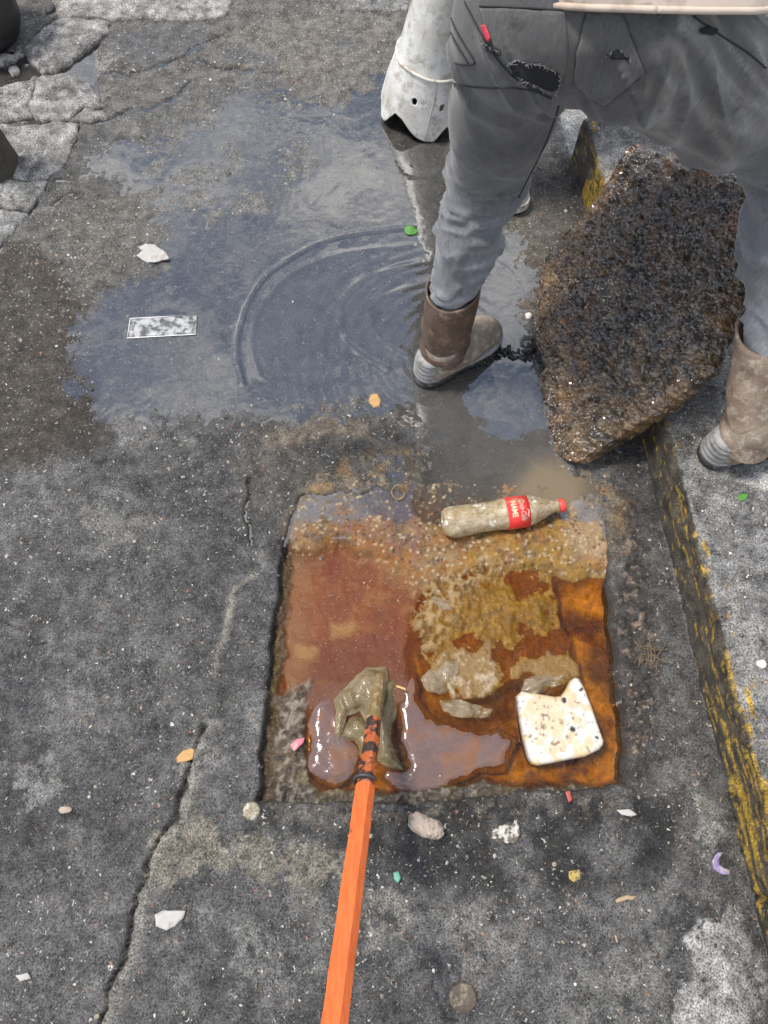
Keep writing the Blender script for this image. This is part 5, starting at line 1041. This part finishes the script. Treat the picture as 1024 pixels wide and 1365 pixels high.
# ------------------------------------------------------------------ the cut traffic cone
def cone():
    base = np.array((.122, 2.008, -.006)); root = empty('traffic_cone', base); tag(root, 'white plastic traffic cone with a jagged cut edge standing in the puddle', 'traffic cone')
    tilt = Matrix.Rotation(radians(7), 3, 'Y') @ Matrix.Rotation(radians(-2), 3, 'X'); seg = 160
    rad = lambda s: np.interp(s, [0, .10, .175, .178, .40, .80], [.140, .126, .108, .105, .074, .030])
    teeth = [(a, h) for a, h in ((-2.6, .004), (-2.38, .050), (-2.15, .045), (-1.85, .014), (-1.6, 0), (-1.38, .002), (-1.12, .045), (-.90, 0), (-.74, .03), (-.3, .05), (.2, 0), (.7, .045), (1.3, .0), (2.0, .04), (2.9, .03), (3.3, .030), (3.50, 0))]
    ta = [q[0] for q in teeth]; th_ = [q[1] for q in teeth]
    edge = lambda a: np.interp(((a + 2.6) % (2 * pi)) - 2.6, ta + [2 * pi - 2.6], th_ + [0]) + .003 * (vn2(np.array(a) * 14, 0 * np.array(a), 81) - .5)
    ss = np.concatenate([np.linspace(0, .172, 40), np.linspace(.175, .80, 50)])
    holes = [(-1.98, .110), (-1.32, .104)]; V = []; bm = bmesh.new(); grid = []
    for i, s in enumerate(ss):
        row = []
        for q in range(seg):
            a = -pi + 2 * pi * q / seg; e = float(edge(a)) if s < .172 else 0; sx = e + (s / .172) * (.172 - e) if s < .172 else s
            r = float(rad(sx)) * (1 + .012 * sin(2 * a + 1) + .010 * cos(3 * a - s * 6)) + .0012 * (vn2(a * 6, s * 30, 82) - .5)
            for ha, hs in holes:      # pull rim verts to the hole's edge
                du = (a - ha) * r; dv = sx - hs; d = math.hypot(du / .0075, dv / .0105)
                if .45 < d < 1.5:
                    k = (1.0 if d < 1.05 else 1.0 + (d - 1.05)) / d if d < 1.05 else 1.0; a2 = ha + (a - ha) * k; sx = hs + dv * k; a = a2
            row.append(bm.verts.new((cos(a) * r, sin(a) * r, sx)))
        grid.append(row)
    for i in range(len(ss) - 1):
        for q in range(seg):
            vs = [grid[i][q], grid[i][(q + 1) % seg], grid[i + 1][(q + 1) % seg], grid[i + 1][q]]; c = sum((v.co for v in vs), Vector()) / 4; a = math.atan2(c.y, c.x); r = math.hypot(c.x, c.y)
            if any(math.hypot((a - ha) * r / .0075, (c.z - hs) / .0105) < .93 for ha, hs in holes): continue
            bm.faces.new(vs)
    bmesh.ops.delete(bm, geom=[v for v in bm.verts if not v.link_faces], context='VERTS')
    for v in bm.verts: v.co = Vector(base) + tilt @ v.co
    me = from_bm('cone_shell', bm)
    m, t, out = nodes('aged_white_plastic'); pos = N(t, 'ShaderNodeTexCoord').outputs['Object']
    c = mixc(t, ramp(t, noise(t, pos, 12, 7, .65), .36, .62), (.64, .63, .60, 1), (.47, .445, .40, 1)); c = mixc(t, mathn(t, 'MULTIPLY', ramp(t, noise(t, pos, 30, 8, .72), .50, .66), .8), c, (.26, .225, .18, 1)); c = mixc(t, ramp(t, noise(t, pos, 90, 6, .7), .64, .70), c, (.12, .10, .08, 1))
    p = N(t, 'ShaderNodeBsdfPrincipled', {'Base Color': c, 'Roughness': .45}); b = N(t, 'ShaderNodeBump', {'Height': noise(t, pos, 60, 5), 'Strength': .3, 'Distance': .002}); t.links.new(b.outputs[0], p.inputs['Normal']); t.links.new(p.outputs[0], out.inputs[0])
    sh = link('cone_shell', me, m, root); md = sh.modifiers.new('thickness', 'SOLIDIFY'); md.thickness = .0035; md.offset = -1
    pts = [Vector(base) + tilt @ Vector((cos(a) * .1095, sin(a) * .1095, .1755 + .0015 * sin(5 * a))) for a in np.linspace(0, 2 * pi, 90)]; link('moulded_ring', tube_mesh('moulded_ring', pts, .0040, 8), simple('ring_plastic', (.60, .57, .50), rough=.5, var=.2, dirt=(.35, .3, .24), dirt_s=40), root)
    pts = [Vector(base) + tilt @ Vector((cos(a) * (rad(s) + .0005), sin(a) * (rad(s) + .0005), s)) for s, a in zip(np.linspace(.01, .172, 14), np.linspace(-1.60, -1.52, 14))]; link('mould_seam', tube_mesh('mould_seam', pts, .0014, 5), simple('seam_plastic', (.45, .40, .33), rough=.6), root)
cone()

# ------------------------------------------------------------------ broken concrete slabs at the far left
M_SLAB = ground_material('slab_concrete')
slabs = empty('broken_slabs', G(60, 200)); tag(slabs, kind='structure')
def slab_piece(px, h0, seed, slope=(0, 0), base=(.26, .25, .235), dark=.9, step=.006):
    pts = GP(px, .012); c0 = pts.mean(0)
    h0 = .35 * h0 + .002
    zf = lambda a, b, d: h0 + slope[0] * (a - c0[0]) + slope[1] * (b - c0[1]) + .0025 * fbm(a, b, 8, 4, seed) + .0022 * fbm(a, b, 45, 4, seed + 3) + .0016 * fbm(a, b, 120, 3, seed + 5) - .004 * sst(.007 * (1 + .9 * fbm(a, b, 30, 3, seed + 9)), .0, d) ** 2
    me = plate('concrete_piece', c0 + (pts - c0) * 1.045, zf, .045, step, jit=.010, seed=seed); P = verts_of(me); f = fbm(P[:, 0], P[:, 1], 9, 5, seed + 4); g = fbm(P[:, 0], P[:, 1], 35, 5, seed + 6, .65)
    c = np.tile(base, (len(P), 1)); c = c + (np.array((.12, .115, .108)) - c) * (sst(-.1, .5, f) * dark)[:, None]; c = c + (np.array((.09, .085, .08)) - c) * sst(.1, .4, g)[:, None] * .6; c = c + (np.array((.45, .435, .41)) - c) * sst(.1, .4, -g)[:, None] * .5
    set_col(me, 'Col', np.clip(c, .02, .7)); set_col(me, 'Aux', (.12, .45, .5)); link('concrete_piece', me, M_SLAB, slabs)
slab_piece([(76, 24), (108, 24), (143, 27), (141, 40), (118, 60), (77, 89), (56, 94), (46, 84), (38, 74), (30, 66), (42, 48), (59, 35)], .022, 401, (.0, .01))
slab_piece([(-40, 120), (0, 113), (24, 105), (45, 100), (40, 122), (34, 134), (40, 150), (22, 153), (0, 156), (-40, 158)], .012, 411)
slab_piece([(48, 99), (94, 97), (112, 107), (130, 127), (138, 140), (110, 138), (96, 147), (84, 156), (60, 158), (44, 152), (38, 136), (44, 122)], .015, 415)
slab_piece([(112, 141), (139, 142), (141, 152), (120, 158), (90, 158), (100, 148)], .010, 421, base=(.25, .24, .225))
slab_piece([(16, 166), (44, 164), (82, 160), (100, 164), (100, 176), (88, 205), (80, 216), (58, 234), (40, 236), (14, 232), (-40, 238), (-40, 168), (0, 160)], .012, 425)
slab_piece([(-40, 242), (12, 235), (40, 239), (57, 238), (55, 252), (36, 278), (26, 276), (0, 273), (-40, 275)], .010, 431, base=(.27, .265, .25), dark=.8)
slab_piece([(-60, 279), (0, 277), (26, 280), (34, 282), (16, 304), (-2, 322), (-60, 385)], .008, 435, base=(.20, .198, .19), dark=.8)
slab_piece([(80, -40), (74, 4), (82, 20), (120, 21), (170, 22), (250, 23), (290, 19), (300, 10), (310, -40)], .016, 441, base=(.30, .285, .26))
slab_piece([(450, -30), (448, 9), (500, 12), (552, 9), (556, -30)], .014, 445, base=(.17, .165, .155), dark=.6)
def stone(name, px, z, size, m, label, cat, seed, group=None, squash=.55, kind=None, stretch=(1, 1), rot=0.0):
    bm = bmesh.new(); bmesh.ops.create_icosphere(bm, subdivisions=3, radius=1.0)
    P = np.array([v.co[:] for v in bm.verts]); q = 1 + .30 * fbm3(P, 1.1, 2, seed) + .16 * fbm3(P, 3.2, 3, seed + 5); P = P * q[:, None] * size * np.array((stretch[0], stretch[1], squash))
    c_, s_ = cos(rot), sin(rot); P[:, :2] = P[:, :2] @ np.array(((c_, s_), (-s_, c_)))
    for v, p in zip(bm.verts, P): v.co = p
    a = G(*px, z); me = from_bm(name, bm); o = link(name, me, m, loc=(a[0], a[1], z + size * squash * .55)); tag(o, label, cat, group, kind); return o
M_RUB = simple('rubble_concrete', (.30, .285, .265), rough=.9, var=.4, vs=60, bump=.8, bs=120, bd=.004, dirt=(.07, .065, .06), dirt_s=30, dirt_r=(.48, .62))
for i, (px, sz, lb) in enumerate([((10, 86), .036, 'jagged pale rubble lump below the black sack'), ((30, 78), .026, 'rounded rubble lump right of the black sack'), ((22, 100), .024, 'darker rubble lump in the gap between the broken slabs'),
                                  ((44, 66), .022, 'small rubble lump against the upper broken slab'), ((38, 92), .016, 'smallest rubble lump in the gap of the broken slabs'), ((68, 15), .020, 'dark stone at the corner of the far slab')]):
    stone('rubble', px, -.018 if i != 5 else .0, sz, M_RUB if i != 5 else simple('dark_stone', (.03, .03, .03), rough=.6, bump=.6), lb, 'rubble', 460 + i * 7, 'rubble beside the broken slabs', stretch=(1.2, .8), rot=i * .9)
# black sack and dark post at the frame's left edge
def sack():
    a = np.array(G(-6, 92, 0)); root = None
    pr = [(a + (-.05, .13, .10), a + (-.06, .17, .24), .125, .130), (a + (-.16, .16, .10), a + (-.20, .20, .20), .13, .12), (a + (-.08, .20, .34), a + (-.11, .22, .40), .07, .035)]
    me = body_mesh('rubbish_sack', pr, .010, .025, disp=lambda P, g: .012 * (1 - np.abs(vn3(P * np.array((11, 11, 7)), 71) * 2 - 1)) ** 3 + .004 * fbm3(P, 22, 3, 72))
    m = simple('black_polythene', (.010, .010, .010), rough=.42, var=.4, bump=.6, bs=45, bd=.006)
    rebase(tag(link('rubbish_sack', me, m), 'bulging black sack standing on the broken slabs', 'sack'))
sack()
def post():
    a = np.array(G(-4, 226, .006)); root = empty('wooden_post', a); tag(root, 'dark weathered wooden post standing on the broken slab', 'post')
    bm = bmesh.new(); lean = np.array((-.075, .06, .55)); q = []
    for t_ in np.linspace(0, 1, 14):
        ring = []
        for k, (dx, dy) in enumerate(((-.06, -.05), (0, -.055), (.050, -.028), (.058, .02), (.052, .055), (0, .06), (-.06, .055))):
            w_ = .004 * (vn2(k * 3.3, t_ * 9, 81) - .5); ring.append(bm.verts.new(a + lean * t_ + np.array((dx * (1 - .25 * t_) + w_, dy * (1 - .25 * t_) + w_, 0))))
        q.append(ring)
    for r0, r1 in zip(q[:-1], q[1:]):
        for k in range(7): bm.faces.new((r0[k], r0[(k + 1) % 7], r1[(k + 1) % 7], r1[k]))
    bm.faces.new(q[0][::-1]); bm.faces.new(q[-1])
    link('post_shaft', from_bm('post_shaft', bm, False), simple('dark_wood', (.045, .038, .028), rough=.8, var=.5, vs=50, bump=.7, bs=70, bd=.004), root)
    pts = [a + lean * (.10 + .05 * s) + np.array((-.055 + .11 * s, -.054 + .03 * s, .0)) for s in np.linspace(0, 1, 6)]; link('post_wire', tube_mesh('post_wire', pts, .0015, 6), simple('wire', (.2, .19, .17), rough=.5), root)
post()

# ------------------------------------------------------------------ litter on the street
def litter(name, px, m, label, cat, seed, z=None, amp=.003, thick=.0012, step=.004, fr=60, group=None, lift_=.0035, colf=None, warp=.0015, curl=.0, base='road'):
    c = GP(px, z or 0).mean(0); zz = (road_z(*c) if base == 'road' else base) if z is None else z
    zf = lambda a, b, d: zz + lift_ + amp * fbm(a, b, fr, 3, seed) + curl * np.exp(-(d / .004) ** 2)
    o = link(name, plate(name, GP(px, zz), zf, thick, step, jit=warp, seed=seed, colf=colf), m); tag(o, label, cat, group); return rebase(o)
M_PAPER = simple('white_paper', (.38, .365, .34), rough=.8, var=.2, bump=.6, bs=80, bd=.003, dirt=(.30, .26, .22), dirt_s=40, dirt_r=(.54, .64))
M_LEAFB = simple('dry_leaf', (.42, .24, .085), rough=.7, var=.4, vs=70, bump=.5, bs=90); M_GREEN = simple('green_leaf', (.06, .20, .025), rough=.5, var=.25, vs=90, bump=.4)
M_MINT = simple('mint_plastic', (.09, .27, .19), rough=.5); M_REDS = simple('red_scrap', (.34, .06, .05), rough=.5); M_PINKS = simple('pink_scrap', (.50, .13, .16), rough=.4); M_LILAC = simple('lilac_paper', (.20, .15, .30), rough=.6, var=.3, dirt=(.33, .30, .28), dirt_s=70)
M_STONE = simple('pale_stone', (.36, .29, .235), rough=.9, var=.4, vs=80, bump=.8, bs=150, bd=.003, dirt=(.16, .13, .10), dirt_s=60); M_YEL = simple('yellow_scrap', (.34, .24, .05), rough=.6, var=.4, vs=200, dirt=(.06, .05, .04), dirt_s=120); M_TANB = simple('tan_twig', (.34, .25, .15), rough=.8, var=.3)
M_WHITEP = simple('white_pebble', (.62, .60, .56), rough=.6, var=.15); M_CAPM = simple('rusted_cap', (.20, .17, .12), rough=.5, var=.5, vs=120, bump=.6, dirt=(.42, .40, .36), dirt_s=60, metallic=.3)
wz = WATER_Z + .0008
litter('crumpled_paper', [(176, 337), (185, 331), (196, 328), (207, 328), (218, 335), (224, 342), (227, 348), (216, 350), (208, 353), (196, 352), (186, 345)], M_PAPER, 'crumpled white paper scrap at the puddle edge', 'paper', 501, amp=.005, step=.004, fr=45, lift_=.008)
m, t, out = nodes('peeling_film'); pos = N(t, 'ShaderNodeNewGeometry').outputs['Position']; k = ramp(t, noise(t, pos, 42, 6, .7), .44, .58)
bs_ = N(t, 'ShaderNodeBsdfPrincipled', {'Base Color': (.55, .55, .54, 1), 'Roughness': .25}); tr_ = N(t, 'ShaderNodeBsdfTransparent', {'Color': (.9, .9, .9, 1)}); mxs = N(t, 'ShaderNodeMixShader', {0: mathn(t, 'MULTIPLY_ADD', k, .52, .06), 1: tr_.outputs[0], 2: bs_.outputs[0]}); t.links.new(mxs.outputs[0], out.inputs[0]); M_FILM = m
wr_ = litter('clear_wrapper', [(174, 425), (263, 420), (261, 446), (170, 451)], M_FILM, 'flat clear rectangular wrapper with white edges lying in the puddle', 'wrapper', 511, z=wz, amp=.0005, thick=.0006, lift_=.0008, step=.008, warp=.0)
pts = [Vector((*G(*p, wz)[:2], wz + .0015)) for p in ((174, 425), (263, 420), (261, 446), (170, 451), (174, 425))]; em_ = tube_mesh('wrapper_edge', pts, .0014, 5); eo = link('wrapper_edge', em_, simple('white_edge', (.66, .66, .66), rough=.4), wr_)
def leaf_px(cx, cy, L_, W_, ang, n=14): return [(cx + cos(ang) * L_ * cos(2 * pi * k / n) - sin(ang) * W_ * sin(2 * pi * k / n) * (1 - .3 * cos(2 * pi * k / n)), cy + sin(ang) * L_ * cos(2 * pi * k / n) + cos(ang) * W_ * sin(2 * pi * k / n) * (1 - .3 * cos(2 * pi * k / n))) for k in range(n)]
litter('green_leaf', leaf_px(548, 308, 9, 6, .2), M_GREEN, 'bright green leaf floating on the puddle ripples', 'leaf', 521, z=wz, amp=.003, lift_=.003)
litter('green_leaf', leaf_px(990, 663, 7, 5, -.4), M_GREEN, 'small green leaf on the pavement below the right boot', 'leaf', 523, z=KZ, amp=.002, step=.003)
litter('dry_leaf', [(493, 528), (503, 526), (508, 534), (506, 543), (498, 545), (492, 538)], M_LEAFB, 'small tan leaf on the mud left of the left boot', 'leaf', 525, lift_=.006)
litter('dry_leaf', [(236, 1010), (244, 1001), (256, 997), (260, 1000), (257, 1012), (246, 1016), (237, 1017)], M_LEAFB, 'tan dry leaf lying beside the road crack left of the pit', 'leaf', 527)
litter('paper_scrap', [(207, 1219), (216, 1214), (248, 1214), (245, 1224), (233, 1235), (222, 1240), (209, 1234)], M_PAPER, 'torn white scrap on the road at lower left', 'paper scrap', 531)
litter('paper_scrap', [(820, 1080), (838, 1079), (848, 1086), (840, 1089), (826, 1086)], M_PAPER, 'thin white scrap just below the lower right corner of the pit', 'paper scrap', 533, lift_=.010)
litter('paper_scrap', [(22, 1300), (38, 1296), (42, 1303), (28, 1308)], M_PAPER, 'faded white scrap near the lower left corner', 'paper scrap', 534)
litter('lilac_disc', [(955, 1136), (964, 1136), (958, 1144), (958, 1152), (966, 1158), (973, 1160), (971, 1166), (960, 1165), (951, 1158), (949, 1146)], M_LILAC, 'lilac paper disc lying at the foot of the kerb', 'paper disc', 535)
litter('mint_scrap', [(524, 1163), (531, 1161), (534, 1170), (530, 1177), (525, 1172)], M_MINT, 'tiny mint green plastic scrap right of the orange pole', 'plastic scrap', 537)
litter('pink_scrap', [(387, 994), (396, 985), (407, 983), (405, 990), (392, 1002)], M_PINKS, 'pink plastic scrap in the grey muck of the pit', 'plastic scrap', 539, z=LIQ_Z + .012, step=.003)
litter('red_scrap', [(752, 1056), (758, 1054), (762, 1066), (757, 1070)], M_REDS, 'small red scrap on the lower rim of the pit', 'plastic scrap', 541, lift_=.008, base=.004, step=.003)
litter('yellow_scrap', [(757, 1161), (772, 1159), (774, 1172), (764, 1176), (758, 1170)], M_YEL, 'yellow ring shaped scrap in the black muck below the pit', 'plastic scrap', 543, step=.003)
stone('pale_stone', (567, 1101), .0, .030, M_STONE, 'long pale pinkish stone right of the orange pole', 'stone', 551, stretch=(1.35, .72), rot=-.35, squash=.5)
stone('white_pebble', (704, 422), -.006, .009, M_WHITEP, 'white pebble in the puddle left of the concrete lid', 'pebble', 553, squash=.8)
stone('white_pebble', (1014, 886), KZ, .009, M_WHITEP, 'white pebble on the pavement beside the kerb edge', 'pebble', 555, squash=.8)
stone('tan_pebble', (88, 1080), .0, .010, M_STONE, 'oval tan pebble in the road at lower left', 'pebble', 557, stretch=(1.3, .8))
def cap(px, r, label, seed, mt, tilt=.1):
    a = G(*px); z0 = road_z(a[0], a[1]); root = empty('bottle_top', (a[0], a[1], z0)); tag(root, label, 'bottle top'); bm = bmesh.new(); n = 42; R_ = []
    for rr, zz in ((1.02, .001), (1.0, .003), (.94, .0055), (.80, .007), (.4, .0062), (.0, .0058)):
        R_.append([bm.verts.new((a[0] + cos(2 * pi * k / n) * r * rr * (1 + (.045 * cos(21 * 2 * pi * k / n) if rr > .95 else 0)), a[1] + sin(2 * pi * k / n) * r * rr, z0 + zz + tilt * sin(2 * pi * k / n) * r * rr + .0008 * (vn2(k * .9, rr * 5, seed) - .5))) for k in range(n)])
    for q0, q1 in zip(R_[:-1], R_[1:]):
        for k in range(n): bm.faces.new((q0[k], q0[(k + 1) % n], q1[(k + 1) % n], q1[k]))
    bmesh.ops.remove_doubles(bm, verts=bm.verts, dist=1e-6); link('crimped_disc', from_bm('crimped_disc', bm), mt, root)
cap((336, 1081), .0185, 'worn silvery bottle top left of the pole by the pit corner', 561, M_CAPM); cap((617, 1330), .0265, 'brown rusty round cap near the bottom edge', 563, simple('brown_cap', (.085, .062, .04), rough=.6, var=.5, vs=150, bump=.7, dirt=(.22, .18, .12), dirt_s=60))
litter('crumpled_wrapper', [(654, 1110), (660, 1103), (670, 1100), (680, 1094), (689, 1092), (692, 1108), (688, 1124), (676, 1125), (668, 1118), (656, 1117)], simple('dirty_foil', (.46, .43, .39), rough=.3, var=.35, vs=120, bump=.8, bs=130, bd=.004, dirt=(.10, .08, .06), dirt_s=75, dirt_r=(.46, .54)), 'crumpled silvery wrapper on the black muck below the pit', 'wrapper', 571, amp=.009, step=.0028, fr=75, lift_=.006, warp=.004)
ft = []
for k in range(26):
    c0 = np.array(G(862 + random.uniform(-16, 16), 872 + random.uniform(-10, 10))); ph = random.random() * 6; L_ = random.uniform(.012, .03); pts = [c0 + np.array((cos(ph) * L_ * s_ + random.uniform(-.003, .003), sin(ph) * L_ * s_ + random.uniform(-.003, .003), .008 + .010 * random.random())) for s_ in np.linspace(-1, 1, 5)]; ft.append(tube_mesh('t', pts, .0009, 4))
rebase(tag(link('fibre_clump', join_meshes('fibre_clump', ft), simple('straw_fibre', (.15, .115, .07), rough=.8, var=.5)), 'matted clump of straw fibres right of the pit', 'fibre clump'))
for px0, px1, lb, mt, r_ in (((818, 1200), (846, 1195), 'short tan stick in the muck near the kerb', M_TANB, .0045), ((819, 1245), (822, 1256), 'tiny pale sliver of wood right of the bottom muck', M_TANB, .002), ((586, 1356), (612, 1360), 'thin dark twig below the brown cap', simple('dark_twig', (.03, .025, .02), rough=.8), .002), ((528, 912), (542, 918), 'short straw floating right of the pole tip', simple('straw', (.60, .40, .16), rough=.5), .0025)):
    a, b = np.array(G(*px0)), np.array(G(*px1)); zz = road_z(a[0], a[1]) + r_ * 1.2 if px0[1] != 912 else LIQ_Z + .012
    pts = [a + (b - a) * s_ + np.array((random.uniform(-1, 1) * r_ * .5, random.uniform(-1, 1) * r_ * .5, zz)) for s_ in np.linspace(0, 1, 6)]; rebase(tag(link('stick', tube_mesh('stick', pts, [r_ * .6] + [r_] * 4 + [r_ * .5], 7), mt), lb, 'stick'))
ring_pts = [np.array((*G(531 + 9 * cos(a), 657 + 9 * sin(a))[:2], .004 + .002 * sin(3 * a))) for a in np.linspace(0, 5.6, 26)]
rebase(tag(link('rubber_band', tube_mesh('rubber_band', ring_pts, .0011, 6), simple('ochre_rubber', (.30, .19, .05), rough=.5)), 'curled ochre rubber band on the sand at the top of the pit', 'rubber band'))
# rope of black grit running from the boot to the lid
gb = []
for i in range(150):
    s_ = random.random(); q = G(624 + 88 * s_ + random.uniform(-4, 4), 482 - 16 * s_ + 5 * sin(s_ * 9) + random.uniform(-7, 7)); gb.append((q[0], q[1], WATER_Z + random.uniform(-.002, .010), random.uniform(.003, .0075)))
def grit_mesh(name, pts, seed, cols):
    bm = bmesh.new(); bmesh.ops.create_icosphere(bm, subdivisions=1, radius=1.0); T = np.array([v.co[:] for v in bm.verts]); Fc = np.array([[v.index for v in f.verts] for f in bm.faces]); bm.free()
    pts = np.asarray(pts); n = len(pts); r = np.random.default_rng(seed); sc = r.uniform(.45, 1.25, (n, 1, 3)) * pts[:, 3][:, None, None]; sc[:, :, 2] *= .7
    jit_ = 1 + r.uniform(-.22, .22, (n, len(T), 1)); a = r.uniform(0, 2 * pi, n); ca, sa = np.cos(a)[:, None], np.sin(a)[:, None]
    V = T[None] * sc * jit_; X_ = V[..., 0] * ca - V[..., 1] * sa; Y_ = V[..., 0] * sa + V[..., 1] * ca; V = np.stack([X_, Y_, V[..., 2]], -1) + pts[:, None, :3]
    F_ = (Fc[None] + (np.arange(n) * len(T))[:, None, None]).reshape(-1, 3); c = np.asarray(cols)[r.integers(0, len(cols), n)] * r.uniform(.7, 1.25, (n, 1)); c = np.repeat(c, len(T), 0)
    return np_mesh(name, V.reshape(-1, 3), F_, False, np.clip(c, .005, .75))
M_GRIT = simple('grit', attr=True, rough=.7, var=.2, vs=200, bump=.3, bs=400)
Pl = np.empty(len(LID_ME.vertices) * 3); LID_ME.vertices.foreach_get('co', Pl); Pl = Pl.reshape(-1, 3) + np.array(lid.location); Cl = np.empty(len(Pl) * 4, np.float32); LID_ME.attributes['Col'].data.foreach_get('color', Cl); Cl = Cl.reshape(-1, 4)[:, :3]
nt_ = int(len(Pl) * .40); ii = RNG.integers(0, nt_, 3200); jt = RNG.uniform(-.5, .5, (3200, 3)) * .006; pp = Pl[ii] + jt - ln * (jt @ ln)[:, None]; sz = np.clip(RNG.lognormal(-6.55, .42, 3200), .0007, .0042); lum = Cl[ii].mean(1)
sel = RNG.uniform(0, 1, 3200); dkm = lum * np.exp(RNG.normal(0, .7, 3200)) < .04
LG = []
for nm, kk, cl, ro in (('black_specks', dkm | (sel < .2), [(.014, .012, .010), (.028, .022, .016), (.045, .027, .013), (.075, .042, .018)], .08), ('brown_specks', (~dkm) & (sel >= .2), [(.10, .056, .015), (.17, .105, .035), (.06, .032, .009), (.28, .20, .11), (.035, .02, .009)], .10)):
    LG.append((nm, np.column_stack([pp[kk], sz[kk]]), cl, ro))
tag(link('black_grit', grit_mesh('black_grit', gb, 5, [(.022, .021, .02), (.035, .033, .03), (.015, .015, .015)]), simple('wet_grit', attr=True, rough=.25, var=.2)), kind='stuff')
for q, (nm, pq, cl, ro) in enumerate(LG):
    o = link(nm, grit_mesh(nm, pq, 21 + q, cl), simple('wet_' + nm, attr=True, rough=ro, var=.2, spec=.9), lid); o['kind'] = 'stuff'
# loose grit strewn over the road
n = 17000; gx_ = RNG.uniform(-1.3, .72, n); gy_ = RNG.uniform(-.42, 2.55, n); dens = .30 + .7 * sst(-.2, .4, fbm(gx_, gy_, 5, 4, 601)); dens *= np.where(gx_ < KX(gy_) - .01, 1, 0)
dens += .9 * blot(gx_, gy_, [(540, 1120), (640, 1115), (660, 1190), (560, 1180), (500, 1150)], .02, 602, .03) + .8 * blot(gx_, gy_, [(200, 230), (330, 190), (420, 160), (330, 300), (200, 330), (120, 300)], .05, 603, .05)
keep = (RNG.uniform(0, 1, n) < dens * .62) & (sdist(gx_, gy_, PIT) < -.005); gx_, gy_ = gx_[keep], gy_[keep]; gz, gc, ga = street(gx_, gy_); sz = np.clip(RNG.lognormal(-6.55, .5, gx_.size), .0008, .0050)
tag(link('loose_grit', grit_mesh('loose_grit', np.column_stack([gx_, gy_, gz + sz * .25, sz]), 6, [(.30, .285, .26), (.40, .375, .33), (.24, .19, .13), (.28, .24, .18), (.20, .10, .06), (.34, .31, .26), (.05, .05, .05), (.46, .44, .40), (.20, .195, .19), (.12, .115, .11)]), M_GRIT), kind='stuff')
n = 2600; gx_ = RNG.uniform(.52, 1.15, n); gy_ = RNG.uniform(-.4, 1.75, n); keep = gx_ > KX(gy_) + .03; gx_, gy_ = gx_[keep], gy_[keep]; sz = np.clip(RNG.lognormal(-6.5, .4, gx_.size), .0008, .004)
tag(link('pavement_grit', grit_mesh('pavement_grit', np.column_stack([gx_, gy_, np.full(gx_.size, KZ + .001), sz]), 8, [(.42, .40, .36), (.30, .26, .2), (.07, .07, .07), (.5, .36, .08), (.55, .53, .5)]), M_GRIT), kind='stuff')
n = 1300; gx_ = RNG.uniform(PIT[:, 0].min(), PIT[:, 0].max(), n); gy_ = RNG.uniform(G(0, 800)[1], G(0, 612)[1], n); q = (gy_ - G(0, 800)[1]) / .28; keep = (RNG.uniform(0, 1, n) < .25 + .5 * np.clip(q, 0, 1)) & (sdist(gx_, gy_, PIT) > -.004); gx_, gy_ = gx_[keep], gy_[keep]
ii = np.clip(((gx_ - b0[0]) / .0026).round().astype(int), 0, 10 ** 6), np.clip(((gy_ - b0[1]) / .0026).round().astype(int), 0, 10 ** 6); NX = len(np.arange(b0[0], b1[0], .0026)); gz = SLZ[np.clip(ii[1] * NX + np.clip(ii[0], 0, NX - 1), 0, len(SLZ) - 1)]; sz = np.clip(RNG.lognormal(-6.6, .5, gx_.size), .0008, .005)
tag(link('pit_grit', grit_mesh('pit_grit', np.column_stack([gx_, gy_, gz + sz * .2, sz]), 9, [(.26, .165, .08), (.26, .19, .105), (.24, .12, .035), (.16, .09, .04), (.27, .20, .125), (.05, .035, .022), (.24, .135, .05), (.22, .08, .045)]), simple('pit_grit', attr=True, rough=.35, var=.2)), kind='stuff')
np.seterr(**_old)
